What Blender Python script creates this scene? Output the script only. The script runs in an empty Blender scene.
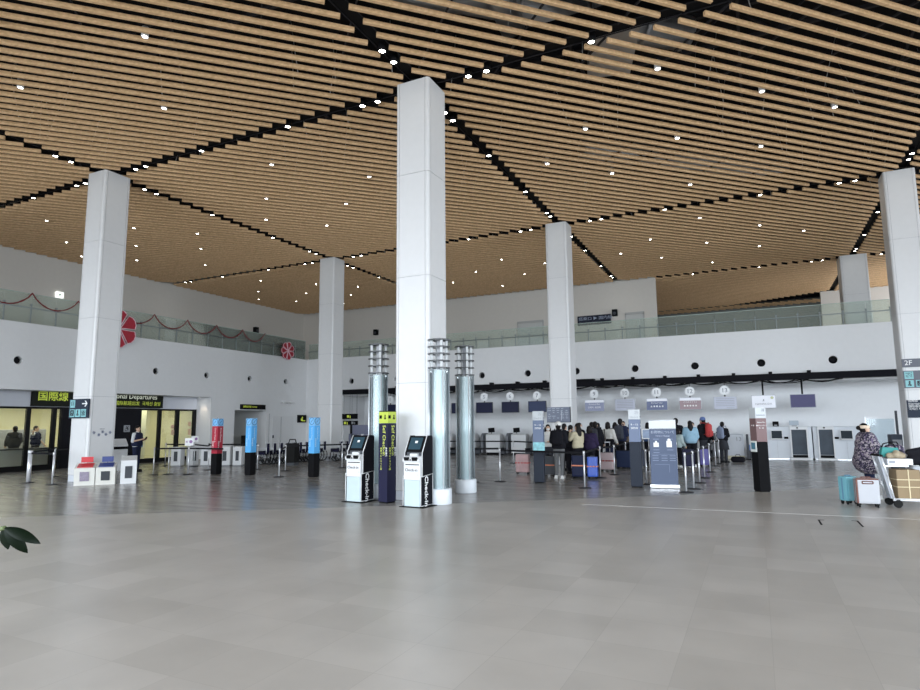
import bpy, bmesh, math, random
from mathutils import Vector, Matrix

# ---------------------------------------------------------------- camera
CAMH = 1.736
F_PX, PITCH, ROLL, YAW = 607.88, 0.125668, -0.008851, -0.449975
sc = bpy.context.scene
C = sc.collection
_F = Vector((math.sin(YAW)*math.cos(PITCH), math.cos(YAW)*math.cos(PITCH), math.sin(PITCH)))
_R0 = Vector((math.cos(YAW), -math.sin(YAW), 0)); _U0 = _R0.cross(_F)
_R = math.cos(ROLL)*_R0 + math.sin(ROLL)*_U0
_U = -math.sin(ROLL)*_R0 + math.cos(ROLL)*_U0
cam_data = bpy.data.cameras.new('camera')
cam = bpy.data.objects.new('camera', cam_data); C.objects.link(cam)
cam_data.sensor_width = 36; cam_data.lens = 36*F_PX/920; cam_data.clip_end = 300; cam_data.clip_start = 0.05
m = Matrix.Identity(4)
for i in range(3):
    m[i][0] = _R[i]; m[i][1] = _U[i]; m[i][2] = -_F[i]; m[i][3] = (0, 0, CAMH)[i]
cam.matrix_world = m
sc.camera = cam

# ---------------------------------------------------------------- light
sc.view_settings.view_transform = 'Standard'; sc.view_settings.look = 'None'
sc.view_settings.gamma = 1; sc.view_settings.use_curve_mapping = False
sc.view_settings.exposure = 0.48
w = bpy.data.worlds.new('sky'); sc.world = w; w.use_nodes = True
wb = w.node_tree.nodes['Background']; wb.inputs[0].default_value = (0.78, 0.88, 1.0, 1); wb.inputs[1].default_value = 0.9
_nt = w.node_tree; _tc = _nt.nodes.new('ShaderNodeTexCoord'); _sx = _nt.nodes.new('ShaderNodeSeparateXYZ'); _cr = _nt.nodes.new('ShaderNodeValToRGB')
_cr.color_ramp.elements[0].position = 0.49; _cr.color_ramp.elements[0].color = (0.20, 0.20, 0.20, 1); _cr.color_ramp.elements[1].position = 0.51; _cr.color_ramp.elements[1].color = (0.78, 0.88, 1.0, 1)
_mr = _nt.nodes.new('ShaderNodeMapRange'); _mr.inputs[1].default_value = -1; _nt.links.new(_tc.outputs['Generated'], _sx.inputs[0]); _nt.links.new(_sx.outputs[2], _mr.inputs[0]); _nt.links.new(_mr.outputs[0], _cr.inputs[0]); _nt.links.new(_cr.outputs[0], wb.inputs[0])

def area(name, loc, rot, sx, sy, power, col, spread=180):
    d = bpy.data.lights.new(name, 'AREA'); d.shape = 'RECTANGLE'; d.size = sx; d.size_y = sy; d.energy = power; d.color = col; d.spread = math.radians(spread)
    o = bpy.data.objects.new(name, d); C.objects.link(o); o.location = loc; o.rotation_euler = rot
    return o
# daylight through the glazed front of the hall (behind the photographer) and through its right end
area('front_glazing_daylight', (0, -9.5, 4.8), (math.radians(60), 0, 0), 56, 8.6, 5000, (0.85, 0.925, 1.0), 115)
area('side_glazing_daylight', (27.5, 13, 4.8), (math.radians(62), 0, math.radians(90)), 40, 8.6, 3500, (0.84, 0.92, 1.0), 115)
area('upper_floor_area_light', (13, 44, 8.0), (math.radians(90), 0, math.radians(70)), 14, 4, 500, (0.95, 0.97, 1.0))  # unseen area light at the far right of the upper floor

# ---------------------------------------------------------------- materials
_M = {}
def mat(name, col, rough=0.5, metal=0.0, emit=None, estr=0.0, var=0.03, scale=6.0, spec=0.5, alpha=None, trans=0.0, bump=0.0):
    if name in _M: return _M[name]
    if max(col) < 0.13 and spec == 0.5 and metal == 0: spec = 0.10
    mt = bpy.data.materials.new(name); mt.use_nodes = True; nt = mt.node_tree; b = nt.nodes['Principled BSDF']
    b.inputs['Roughness'].default_value = rough; b.inputs['Metallic'].default_value = metal
    b.inputs['Specular IOR Level'].default_value = spec
    if trans: b.inputs['Transmission Weight'].default_value = trans
    n = nt.nodes.new('ShaderNodeTexNoise'); n.inputs['Scale'].default_value = scale; n.inputs['Detail'].default_value = 3
    tc = nt.nodes.new('ShaderNodeTexCoord'); nt.links.new(tc.outputs['Object'], n.inputs['Vector'])
    r = nt.nodes.new('ShaderNodeMix'); r.data_type = 'RGBA'
    r.inputs[6].default_value = tuple(max(0, c*(1-var)) for c in col)+(1,); r.inputs[7].default_value = tuple(min(1, c*(1+var)) for c in col)+(1,)
    nt.links.new(n.outputs['Fac'], r.inputs[0]); nt.links.new(r.outputs[2], b.inputs['Base Color'])
    if emit: b.inputs['Emission Color'].default_value = tuple(emit)+(1,); b.inputs['Emission Strength'].default_value = estr
    if alpha is not None: b.inputs['Alpha'].default_value = alpha
    if bump:
        bp = nt.nodes.new('ShaderNodeBump'); bp.inputs['Strength'].default_value = bump
        nt.links.new(n.outputs['Fac'], bp.inputs['Height']); nt.links.new(bp.outputs['Normal'], b.inputs['Normal'])
    _M[name] = mt; return mt

def glass_mat(name, tint, mixf=0.85, rough=0.02, haze=0.0, hcol=(0.6, 0.7, 0.65)):
    """thin pane: mostly clear, tinted, with a reflection and a little haze"""
    mt = bpy.data.materials.new(name); mt.use_nodes = True; nt = mt.node_tree
    nt.nodes.remove(nt.nodes['Principled BSDF']); out = nt.nodes['Material Output']
    t = nt.nodes.new('ShaderNodeBsdfTransparent'); t.inputs[0].default_value = tint+(1,)
    g = nt.nodes.new('ShaderNodeBsdfGlossy'); g.inputs['Roughness'].default_value = rough
    fr = nt.nodes.new('ShaderNodeFresnel'); fr.inputs[0].default_value = 1.5
    mx = nt.nodes.new('ShaderNodeMixShader'); nt.links.new(fr.outputs[0], mx.inputs[0]); nt.links.new(t.outputs[0], mx.inputs[1]); nt.links.new(g.outputs[0], mx.inputs[2])
    last = mx
    if haze:
        d = nt.nodes.new('ShaderNodeBsdfDiffuse'); d.inputs[0].default_value = hcol+(1,)
        m2 = nt.nodes.new('ShaderNodeMixShader'); m2.inputs[0].default_value = haze
        nt.links.new(mx.outputs[0], m2.inputs[1]); nt.links.new(d.outputs[0], m2.inputs[2]); last = m2
    nt.links.new(last.outputs[0], out.inputs[0]); _M[name] = mt; return mt

WHITE = mat('white_painted_wall', (0.74, 0.705, 0.65), 0.6)
WALLG = mat('white_plaster_fascia', (0.70, 0.71, 0.72), 0.55)
COLW = mat('white_column_panel', (0.68, 0.685, 0.69), 0.4)
SEAM = mat('column_seam', (0.38, 0.40, 0.42), 0.7)
BLACK = mat('black_paint', (0.008, 0.008, 0.009), 0.6, spec=0.06)
SATIN = mat('black_satin', (0.008, 0.008, 0.011), 0.6, spec=0.06)
VOID = mat('ceiling_void_black', (0.010, 0.010, 0.011), 0.8)
DARKST = mat('dark_steel', (0.03, 0.03, 0.034), 0.55, 0.0)
STEEL = mat('brushed_steel', (0.62, 0.64, 0.66), 0.28, 1.0)
SILVER = mat('silver_paint', (0.72, 0.74, 0.77), 0.3, 0.35)
GALV = mat('galvanised_duct', (0.42, 0.43, 0.44), 0.4, 0.8)
PLASTW = mat('white_plastic', (0.68, 0.69, 0.70), 0.35)
CREAM = mat('cream_plastic', (0.74, 0.73, 0.68), 0.35)
GREYP = mat('grey_plastic', (0.30, 0.31, 0.33), 0.4)
DGREY = mat('dark_grey_plastic', (0.07, 0.075, 0.085), 0.4)
RUBBER = mat('black_rubber', (0.015, 0.015, 0.015), 0.7)
SCREEN = mat('dark_screen', (0.012, 0.014, 0.02), 0.12)
NAVYSCR = mat('navy_screen', (0.012, 0.014, 0.034), 0.4, emit=(0.03, 0.035, 0.09), estr=0.10)
YEL = mat('yellow_lettering', (0.65, 0.75, 0.08), 0.5, emit=(0.65, 0.8, 0.1), estr=0.12)
WLET = mat('white_lettering', (0.85, 0.86, 0.86), 0.5)
WGLOW = mat('lit_white_lettering', (0.8, 0.82, 0.7), 0.5, emit=(0.85, 0.9, 0.7), estr=0.2)
GLET = mat('grey_lettering', (0.30, 0.32, 0.36), 0.5)
DLET = mat('dark_lettering', (0.04, 0.04, 0.05), 0.5)
PANEL = mat('number_disc_white', (0.82, 0.84, 0.86), 0.4)
BALGL = glass_mat('balustrade_glass', (0.88, 0.93, 0.90), rough=0.03, haze=0.13, hcol=(0.66, 0.72, 0.66))
CLEAR = glass_mat('clear_glass', (0.93, 0.96, 0.95))
TUBEGL = glass_mat('tube_glass', (0.86, 0.93, 0.94), rough=0.05, haze=0.10, hcol=(0.70, 0.80, 0.84))

# ---------------------------------------------------------------- mesh helpers
class MB:
    def __init__(s): s.bm = bmesh.new(); s.mi = 0
    def _tag(s, fs):
        for f in fs: f.material_index = s.mi
        return s
    def box(s, c, d, rz=0.0, bev=0.0, M=None):
        b = bmesh.new(); bmesh.ops.create_cube(b, size=1)
        for v in b.verts: v.co = Vector((v.co.x*d[0], v.co.y*d[1], v.co.z*d[2]))
        if bev: bmesh.ops.bevel(b, geom=list(b.edges), offset=bev, segments=2, affect='EDGES', profile=0.7)
        T = Matrix.Translation(c) @ Matrix.Rotation(rz, 4, 'Z')
        if M is not None: T = Matrix.Translation(c) @ M.to_4x4()
        s._merge(b, T); return s
    def _merge(s, b, T=None):
        mp = {}
        for v in b.verts: mp[v] = s.bm.verts.new(T @ v.co if T is not None else v.co)
        for f in b.faces:
            try:
                nf = s.bm.faces.new([mp[v] for v in f.verts]); nf.material_index = s.mi; nf.smooth = f.smooth
            except ValueError: pass
        b.free()
    def quad(s, pts):
        vs = [s.bm.verts.new(p) for p in pts]; f = s.bm.faces.new(vs); f.material_index = s.mi; return s
    def tube(s, a, b, r, r2=None, n=10, cap=True, smooth=True):
        a = Vector(a); b = Vector(b); r2 = r if r2 is None else r2; d = (b-a)
        if d.length < 1e-6: return s
        z = d.normalized(); x = z.orthogonal().normalized(); y = z.cross(x)
        A = []; B = []
        for i in range(n):
            t = 2*math.pi*i/n; o = math.cos(t)*x + math.sin(t)*y
            A.append(s.bm.verts.new(a+o*r)); B.append(s.bm.verts.new(b+o*r2))
        for i in range(n):
            f = s.bm.faces.new([A[i], A[(i+1) % n], B[(i+1) % n], B[i]]); f.smooth = smooth; f.material_index = s.mi
        if cap:
            for q in (A[::-1], B): f = s.bm.faces.new(q); f.material_index = s.mi
        return s
    def path(s, pts, r, n=8):
        for i in range(len(pts)-1):
            s.tube(pts[i], pts[i+1], r, n=n)
            if i: s.ball(pts[i], r, 6)
        return s
    def lathe(s, prof, c=(0, 0, 0), n=24, smooth=True):
        rings = []
        for r, z in prof:
            rings.append([s.bm.verts.new((c[0]+r*math.cos(2*math.pi*i/n), c[1]+r*math.sin(2*math.pi*i/n), c[2]+z)) for i in range(n)] if r > 1e-6 else [s.bm.verts.new((c[0], c[1], c[2]+z))])
        for k in range(len(rings)-1):
            a, b = rings[k], rings[k+1]
            for i in range(n):
                j = (i+1) % n
                if len(a) == 1 and len(b) == 1: continue
                if len(a) == 1: vs = [a[0], b[j], b[i]]
                elif len(b) == 1: vs = [a[i], a[j], b[0]]
                else: vs = [a[i], a[j], b[j], b[i]]
                f = s.bm.faces.new(vs); f.smooth = smooth; f.material_index = s.mi
        return s
    def ball(s, c, r, n=10, sc=(1, 1, 1)):
        b = bmesh.new(); bmesh.ops.create_uvsphere(b, u_segments=n, v_segments=max(4, n//2+1), radius=r)
        for f in b.faces: f.smooth = True
        for v in b.verts: v.co = Vector((v.co.x*sc[0], v.co.y*sc[1], v.co.z*sc[2]))
        s._merge(b, Matrix.Translation(c)); return s
    def prism(s, pts, axis, a, b):
        """extrude 2-D outline along axis (0,1,2) from a to b"""
        def P(u, v, w):
            return {0: (w, u, v), 1: (u, w, v), 2: (u, v, w)}[axis]
        A = [s.bm.verts.new(P(u, v, a)) for u, v in pts]; B = [s.bm.verts.new(P(u, v, b)) for u, v in pts]
        n = len(pts)
        fs = [s.bm.faces.new(A), s.bm.faces.new(B[::-1])]
        for i in range(n): fs.append(s.bm.faces.new([A[i], B[i], B[(i+1) % n], A[(i+1) % n]]))
        for f in fs: f.material_index = s.mi
        return s
    def build(s, name, material, parent=None, loc=None, rotz=0.0, fix=True):
        if fix: bmesh.ops.recalc_face_normals(s.bm, faces=list(s.bm.faces))
        me = bpy.data.meshes.new(name); s.bm.to_mesh(me); s.bm.free()
        for mm in (material if isinstance(material, (list, tuple)) else [material]): me.materials.append(mm)
        o = bpy.data.objects.new(name, me); C.objects.link(o)
        if parent is not None: o.parent = parent
        if loc is not None: o.location = loc
        if rotz: o.rotation_euler.z = rotz
        return o

def tag(o, label=None, cat=None, group=None, kind=None):
    if label: o['label'] = label
    if cat: o['category'] = cat
    if group: o['group'] = group
    if kind: o['kind'] = kind
    return o
def thing(name, label, cat, loc=(0, 0, 0), rotz=0.0, group=None):
    o = bpy.data.objects.new(name, None); C.objects.link(o); o.location = loc; o.rotation_euler.z = rotz
    o.empty_display_size = 0.2
    return tag(o, label, cat, group)
def struct(o): o['kind'] = 'structure'; return o
def dup(root, loc, rotz=None, label=None, group=None):
    def cp(o, par):
        c = o.copy(); C.objects.link(c)
        if par is not None:
            c.parent = par; c.matrix_parent_inverse = o.matrix_parent_inverse.copy()
        for ch in kids.get(o.name, []): cp(ch, c)
        return c
    kids = {}
    for o in bpy.data.objects:
        if o.parent: kids.setdefault(o.parent.name, []).append(o)
    r = cp(root, None); r.location = loc
    if rotz is not None: r.rotation_euler.z = rotz
    if label: r['label'] = label
    if group: r['group'] = group
    return r

FX, FY = Vector((1, 0, 0)), Vector((0, 0, 1))
def text(name, s, size, material, parent, pos, xd=(1, 0, 0), yd=(0, 0, 1), align='LEFT', depth=0.003, label=None, sx=1.0, bold=0.0):
    cu = bpy.data.curves.new(name, 'FONT'); cu.body = s; cu.size = size; cu.extrude = depth; cu.align_x = align; cu.align_y = 'CENTER'
    cu.resolution_u = 2; cu.offset = bold
    tmp = bpy.data.objects.new('tmp_text', cu); C.objects.link(tmp)
    me = bpy.data.meshes.new_from_object(tmp, depsgraph=None) if False else tmp.to_mesh().copy()
    tmp.to_mesh_clear(); bpy.data.objects.remove(tmp); bpy.data.curves.remove(cu)
    me.materials.clear(); me.materials.append(material)
    x = Vector(xd); y = Vector(yd); z = x.cross(y)
    M = Matrix(((x.x*sx, y.x, z.x, 0), (x.y*sx, y.y, z.y, 0), (x.z*sx, y.z, z.z, 0), (0, 0, 0, 1)))
    me.transform(Matrix.Translation(Vector(pos)) @ M)
    o = bpy.data.objects.new(name, me); C.objects.link(o)
    if parent is not None: o.parent = parent
    if label: o['label'] = label
    return o
PI = math.pi
EAST = dict(xd=(0, 1, 0), yd=(0, 0, 1))          # reads on a face that looks along +X
DOWN = dict(xd=(0, 0, -1), yd=(1, 0, 0))         # vertical lettering on a face that looks along -Y

# grid of the hall
GX = [-31.06-0.0, -19.06, -7.06, 4.94, 16.94]     # channel lines along Y
GY = [0.51, 12.51, 24.51, 36.51, 48.51]
HC = 10.025                                        # underside of the slats
XL, XLR, XU = -24.52, -25.5, -31.14               # left fascia, recessed partition, upper-floor wall
YB, YR, YU = 29.24, 31.4, 36.62                   # back fascia, recessed counter wall, upper-floor wall
ZS0, ZS1 = 3.30, 5.58                             # fascia bottom / upper floor edge
# ================================================================= STRUCTURE
def brick_floor(name, c1, c2, w_, h_, rough, streak=0.0, off=0.0, mort=0.0025, c3=None, rot=0.0, nse=0.04):
    mt = bpy.data.materials.new(name); mt.use_nodes = True; nt = mt.node_tree; b = nt.nodes['Principled BSDF']
    tc = nt.nodes.new('ShaderNodeTexCoord'); mp = nt.nodes.new('ShaderNodeMapping'); mp.inputs['Rotation'].default_value[2] = rot
    nt.links.new(tc.outputs['Object'], mp.inputs[0])
    br = nt.nodes.new('ShaderNodeTexBrick'); br.offset = off; br.squash = 1.0
    br.inputs['Scale'].default_value = 1; br.inputs['Brick Width'].default_value = w_; br.inputs['Row Height'].default_value = h_
    br.inputs['Mortar Size'].default_value = mort; br.inputs['Mortar Smooth'].default_value = 0.3
    br.inputs['Color1'].default_value = c1+(1,); br.inputs['Color2'].default_value = c2+(1,)
    br.inputs['Mortar'].default_value = tuple(x*0.9 for x in c1)+(1,)
    nt.links.new(mp.outputs[0], br.inputs[0])
    n = nt.nodes.new('ShaderNodeTexNoise'); n.inputs['Scale'].default_value = 1.3; n.inputs['Detail'].default_value = 6
    mp2 = nt.nodes.new('ShaderNodeMapping'); mp2.inputs['Scale'].default_value = (1, 1, 1) if not streak else (1.0, streak, 1)
    nt.links.new(mp.outputs[0], mp2.inputs[0]); nt.links.new(mp2.outputs[0], n.inputs[0])
    hs = nt.nodes.new('ShaderNodeHueSaturation'); mr = nt.nodes.new('ShaderNodeMapRange')
    mr.inputs[1].default_value = 0.3; mr.inputs[2].default_value = 0.7; mr.inputs[3].default_value = 1-nse; mr.inputs[4].default_value = 1+nse
    nt.links.new(n.outputs['Fac'], mr.inputs[0]); nt.links.new(mr.outputs[0], hs.inputs['Value']); nt.links.new(br.outputs['Color'], hs.inputs['Color'])
    nt.links.new(hs.outputs[0], b.inputs['Base Color'])
    b.inputs['Roughness'].default_value = rough; b.inputs['Specular IOR Level'].default_value = 0.5
    return mt
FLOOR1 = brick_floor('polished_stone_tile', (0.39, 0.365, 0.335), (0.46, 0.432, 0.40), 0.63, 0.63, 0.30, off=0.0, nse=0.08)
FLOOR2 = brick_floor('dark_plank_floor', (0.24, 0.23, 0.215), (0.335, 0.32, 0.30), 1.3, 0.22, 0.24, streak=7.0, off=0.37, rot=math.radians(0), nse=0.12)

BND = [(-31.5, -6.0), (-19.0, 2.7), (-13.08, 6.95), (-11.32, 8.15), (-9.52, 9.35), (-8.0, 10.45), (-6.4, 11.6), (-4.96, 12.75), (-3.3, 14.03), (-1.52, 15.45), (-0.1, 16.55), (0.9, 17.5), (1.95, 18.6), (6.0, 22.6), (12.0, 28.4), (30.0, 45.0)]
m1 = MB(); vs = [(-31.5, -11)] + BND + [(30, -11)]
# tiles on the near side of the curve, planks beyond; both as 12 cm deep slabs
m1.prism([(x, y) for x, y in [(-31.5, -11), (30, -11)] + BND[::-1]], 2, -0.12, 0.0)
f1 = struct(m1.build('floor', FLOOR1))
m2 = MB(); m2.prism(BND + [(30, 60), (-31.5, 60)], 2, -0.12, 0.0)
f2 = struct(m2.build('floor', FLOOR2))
mj = MB(); mj.box((2.6, 13.12, 0.001), (12.0, 0.012, 0.002), rz=0.045)
struct(mj.build('trim_1', mat('floor_joint_metal', (0.60, 0.58, 0.56), 0.5, 0.0)))
for k, (a, b) in enumerate((((0.84, 12.42), (0.87, 11.85)), ((1.43, 12.53), (1.44, 11.88)))):
    t = MB(); t.box(((a[0]+b[0])/2, (a[1]+b[1])/2, 0.001), (0.03, abs(a[1]-b[1]), 0.002))
    t.box(((a[0]+0.05) if k == 0 else a[0]-0.03, a[1], 0.001), (0.10, 0.03, 0.002))
    tag(t.build('floor_tape', BLACK), ['short black tape corner mark on the tiled floor, the left of the pair', 'short black tape corner mark on the tiled floor, below the white suitcase'][k], 'tape mark', 'tape marks on the floor')

# --- left wall: fascia with round nozzles, recess below, upper wall
def holes_wall(name, y0, y1, z0, z1, centers, r, axis, plane, th, material):
    """a wall face with round openings, built as a thick slab with real holes: grid of cells around each ring"""
    mb = MB(); cs = sorted(centers); edges = [y0]
    hw = 0.5
    spans = []; cur = y0
    for c in cs:
        spans.append((cur, c-hw, None)); spans.append((c-hw, c+hw, c)); cur = c+hw
    spans.append((cur, y1, None))
    zc = 4.15
    P = (lambda u, z, d: (plane-d, u, z)) if axis == 0 else (lambda u, z, d: (u, plane+d, z))
    for a, b, c in spans:
        if b <= a: continue
        if c is None:
            mb.quad([P(a, z0, 0), P(b, z0, 0), P(b, z1, 0), P(a, z1, 0)])
        else:
            n = 24; ring = [(c+r*math.cos(2*PI*i/n), zc+r*math.sin(2*PI*i/n)) for i in range(n)]
            def outer(i):
                t = 2*PI*i/n; ct, st = math.cos(t), math.sin(t); k = hw/max(abs(ct), abs(st)); return (c+k*ct, zc+k*st)
            for i in range(n):
                j = (i+1) % n; o1, o2 = outer(i), outer(j)
                mb.quad([P(*ring[i], 0), P(*ring[j], 0), P(*o2, 0), P(*o1, 0)])
                mb.quad([P(*ring[i], 0), P(*ring[j], 0), P(*ring[j], 0.22), P(*ring[i], 0.22)])
            for za, zb in ((z0, zc-hw), (zc+hw, z1)):
                if zb > za: mb.quad([P(a, za, 0), P(b, za, 0), P(b, zb, 0), P(a, zb, 0)])
    # back, top and bottom
    mb.quad([P(y0, z0, th), P(y1, z0, th), P(y1, z1, th), P(y0, z1, th)])
    mb.quad([P(y0, z0, 0), P(y1, z0, 0), P(y1, z0, th), P(y0, z0, th)])
    mb.quad([P(y0, z1, 0), P(y1, z1, 0), P(y1, z1, th), P(y0, z1, th)])
    mb.quad([P(y0, z0, 0), P(y0, z1, 0), P(y0, z1, th), P(y0, z0, th)])
    mb.quad([P(y1, z0, 0), P(y1, z1, 0), P(y1, z1, th), P(y1, z0, th)])
    return struct(mb.build(name, material, fix=False))
HL = [4.2, 7.2, 10.1, 13.06, 16.0, 18.85, 21.72, 24.6, 27.4]
HB = [-21.2, -18.1, -15.5, -12.86, -10.32, -7.8, -5.0, -2.36, 0.33, 3.0, 5.7, 8.4]
holes_wall('wall_left', -11, YB, 3.17, ZS1, HL, 0.15, 0, XL, 0.25, WALLG)
holes_wall('wall_back', XL, 12.0, ZS0, ZS1, HB, 0.165, 1, YB, 0.25, WALLG)
# dark backs inside the round openings (air nozzles)
NOZ = mat('nozzle_dark', (0.006, 0.006, 0.008), 0.6)
def nozzle(loc, axis, label):
    t = thing('air_nozzle', label, 'air nozzle', loc, 0, 'round air nozzles in the white wall')
    a = MB(); b = MB()
    if axis == 0:
        a.tube((-0.18, 0, 0), (-0.20, 0, 0), 0.149, n=20); b.tube((-0.09, 0, 0), (-0.18, 0, 0), 0.09, 0.13, n=20, cap=True)
    else:
        a.tube((0, 0.19, 0), (0, 0.21, 0), 0.163, n=20); b.tube((0, 0.09, 0), (0, 0.19, 0), 0.09, 0.14, n=20, cap=True)
    a.build('grille', NOZ, t); b.build('nozzle_cone', NOZ, t)
wl = ['left of the wide white column', 'just right of the left column', 'above the return of the glass partition', 'above the grey passage opening', 'near the hall corner', 'nearest the corner']
for i, y in enumerate(HL):
    if y < 12: continue
    k = [13.06, 16.0, 18.85, 21.72, 24.6, 27.4].index(y)
    nozzle((XL, y, 4.15), 0, 'round black air nozzle in the left wall, ' + ['above the dark sign left of the column', 'hidden edge beside the left column', 'above the end of the departures sign', 'above the white return wall', 'above the small passage sign', 'nearest the hall corner'][k])
near = ['seen between the second column and the corner', 'right of the thin far column', 'left of the large central column', 'right of the rightmost glass tower', 'above desk 7', 'just left of the middle column', 'above the gap between desks 10 and 11', 'above desk 12', 'above the lit airline sign', 'above the blank blue screen', 'behind the right column', 'past the right column']
for i, x in enumerate(HB):
    if x < 4: nozzle((x, YB, 4.15), 1, 'round black air nozzle in the back wall, ' + near[i])

# solid lower left wall (under the ledge), recess and door recess
for args in ((((XLR-0.13), (-11+11.9)/2, 1.6), (0.25, 22.9, 3.2)), (((XL-0.5), 11.95, 1.6), (1.0, 0.1, 3.2)),
             (((XL+XLR)/2-0.1, (22.07+23.62)/2, 1.585), (abs(XL-XLR)+0.2, 23.62-22.07, 3.17)), ((XL-1.6, (23.62+25.94)/2, 2.81), (3.2, 25.94-23.62, 0.72)),
             ((XL-1.6, 25.94+(YR-25.94)/2, 1.585), (3.2, YR-25.94, 3.17))):
    mb = MB(); mb.box(*args); struct(mb.build('wall_left_lower', WALLG))
mb = MB(); mb.box((XL-3.3, 24.78, 1.25), (0.2, 2.32, 2.5)); struct(mb.build('wall_passage', mat('passage_grey_wall', (0.42, 0.44, 0.47), 0.6)))
mb = MB(); mb.box(((XL+XLR)/2-0.1, (12+22.07)/2, 3.12), (abs(XL-XLR)+0.2, 22.07-12, 0.1)); struct(mb.build('trim_2', WALLG))
mb = MB()
mb.box((XLR-0.12, (12+14.16)/2, 2.82), (0.2, 14.16-12, 0.7)); mb.box((XLR-0.12, (19.95+22.07)/2, 2.82), (0.2, 22.07-19.95, 0.7)); mb.box((XLR-0.16, (14.16+19.95)/2, 2.82), (0.1, 5.79, 0.7))
struct(mb.build('wall_left_bulkhead', mat('bulkhead_pale', (0.66, 0.68, 0.74), 0.5)))
mb = MB(); mb.box((XU-0.15, (-11+YU)/2, (ZS1+12.5)/2-0.2), (0.3, YU+11, 12.5-ZS1+0.4)); struct(mb.build('wall_left_upper', WHITE))
mb = MB(); mb.box(((XU-4.88)/2, YU+0.15, (ZS1+12.5)/2-0.2), (abs(XU+4.88), 0.3, 12.5-ZS1+0.4)); struct(mb.build('wall_back_upper', WHITE))
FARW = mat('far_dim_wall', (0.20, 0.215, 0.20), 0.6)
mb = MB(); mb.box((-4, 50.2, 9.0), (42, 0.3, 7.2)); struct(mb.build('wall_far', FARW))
mb = MB(); mb.box((8.5, 46.0, 7.75), (8.4, 0.3, 4.6)); struct(mb.build('wall_far_right', WHITE))
# counter wall below the fascia, soffit and upper floor slabs
mb = MB(); mb.box(((XL-3+14)/2, YR+0.12, 1.65), (14-XL+3, 0.24, 3.3)); struct(mb.build('wall_back_lower', mat('counter_wall_white', (0.76, 0.775, 0.79), 0.45)))
mb = MB(); mb.box(((XL+12)/2, (YB+0.25+YR+0.3)/2, 3.36), (12-XL, YR+0.3-YB-0.25, 0.12)); struct(mb.build('soffit_back', WALLG))
mb = MB(); mb.box(((XU+XL-0.25)/2, (-11+YB)/2, ZS1-0.16), (abs(XU-XL+0.25), YB+11, 0.3)); mb.box(((XU+30)/2, (YB+0.25+50)/2, ZS1-0.16), (30-XU, 50-YB-0.25, 0.3))
struct(mb.build('floor_upper', mat('upper_floor', (0.3, 0.3, 0.3), 0.5)))
mb = MB(); mb.box(((XL-21.75)/2, (YB+YR)/2+0.001, 1.65), (-21.75-XL, YR-YB-0.002, 3.298)); struct(mb.build('wall_back_corner', WALLG))
mb = MB(); mb.box((12.1, (YB+YR)/2, 2.8), (0.2, YR-YB, 5.6)); struct(mb.build('wall_back_end', WALLG))
mb = MB(); mb.box((XL+0.02, (25.94+YB)/2, 0.05), (0.04, YB-25.94, 0.1)); mb.box((XL+0.02, (22.07+23.62)/2, 0.05), (0.04, 1.55, 0.1)); struct(mb.build('baseboard_left', GREYP))

# --- slatted ceiling
WOOD = bpy.data.materials.new('pale_cedar_slat'); WOOD.use_nodes = True
nt = WOOD.node_tree; b = nt.nodes['Principled BSDF']; b.inputs['Roughness'].default_value = 0.6
tc = nt.nodes.new('ShaderNodeTexCoord'); mp = nt.nodes.new('ShaderNodeMapping'); mp.inputs['Rotation'].default_value[2] = -PI/4; mp.inputs['Scale'].default_value = (0.5, 9, 9)
n = nt.nodes.new('ShaderNodeTexNoise'); n.inputs['Scale'].default_value = 2.0; n.inputs['Detail'].default_value = 5
cr = nt.nodes.new('ShaderNodeValToRGB'); cr.color_ramp.elements[0].position = 0.3; cr.color_ramp.elements[0].color = (0.60, 0.375, 0.19, 1)
cr.color_ramp.elements[1].position = 0.7; cr.color_ramp.elements[1].color = (0.80, 0.54, 0.30, 1)
nt.links.new(tc.outputs['Object'], mp.inputs[0]); nt.links.new(mp.outputs[0], n.inputs[0]); nt.links.new(n.outputs['Fac'], cr.inputs[0]); nt.links.new(cr.outputs[0], b.inputs['Base Color'])

SW, SH, PITCHX = 0.068, 0.098, 0.5
mb = MB(); mb.box((0, 24.5, 12.6), (64, 74, 0.2)); ceil = struct(mb.build('ceiling', VOID))
mb = MB()
d_ = Vector((1, 1, 0)).normalized(); pn = Vector((-1, 1, 0)).normalized()
def slats(mb, x0, x1, y0, y1, cut=None):
    k = math.ceil((y0-x1)/PITCHX)
    while k*PITCHX < y1-x0:
        c = k*PITCHX+0.13; k += 1                       # line y = x + c
        xa = max(x0, y0-c); xb = min(x1, y1-c)
        if cut:
            xb = min(xb, cut(c))
        if xb-xa < 0.35: continue
        a = Vector((xa, xa+c, HC)); e = Vector((xb, xb+c, HC)); h = pn*SW/2
        a0, a1, e0, e1 = a-h, a+h, e-h, e+h; up = Vector((0, 0, SH))
        V = [mb.bm.verts.new(p) for p in (a0, a1, e1, e0, a0+up, a1+up, e1+up, e0+up)]
        for q in ((0, 1, 2, 3), (7, 6, 5, 4), (0, 4, 5, 1), (1, 5, 6, 2), (2, 6, 7, 3), (3, 7, 4, 0)):
            mb.bm.faces.new([V[i] for i in q])
def rails(mb, x0, x1, y0, y1):
    """hanger rails across the slats"""
    s0 = x0+y0; s1 = x1+y1; k = math.ceil(s0/2.55)
    while k*2.55 < s1:
        s = k*2.55; k += 1
        xa = max(x0, s-y1); xb = min(x1, s-y0)
        if xb-xa < 0.3: continue
        A = Vector((xa, s-xa, HC+SH+0.03)); B = Vector((xb, s-xb, HC+SH+0.03)); ang = math.atan2(B.y-A.y, B.x-A.x)
        mb.box((A+B)/2, ((B-A).length, 0.03, 0.05), rz=ang)
G = 0.17
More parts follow.
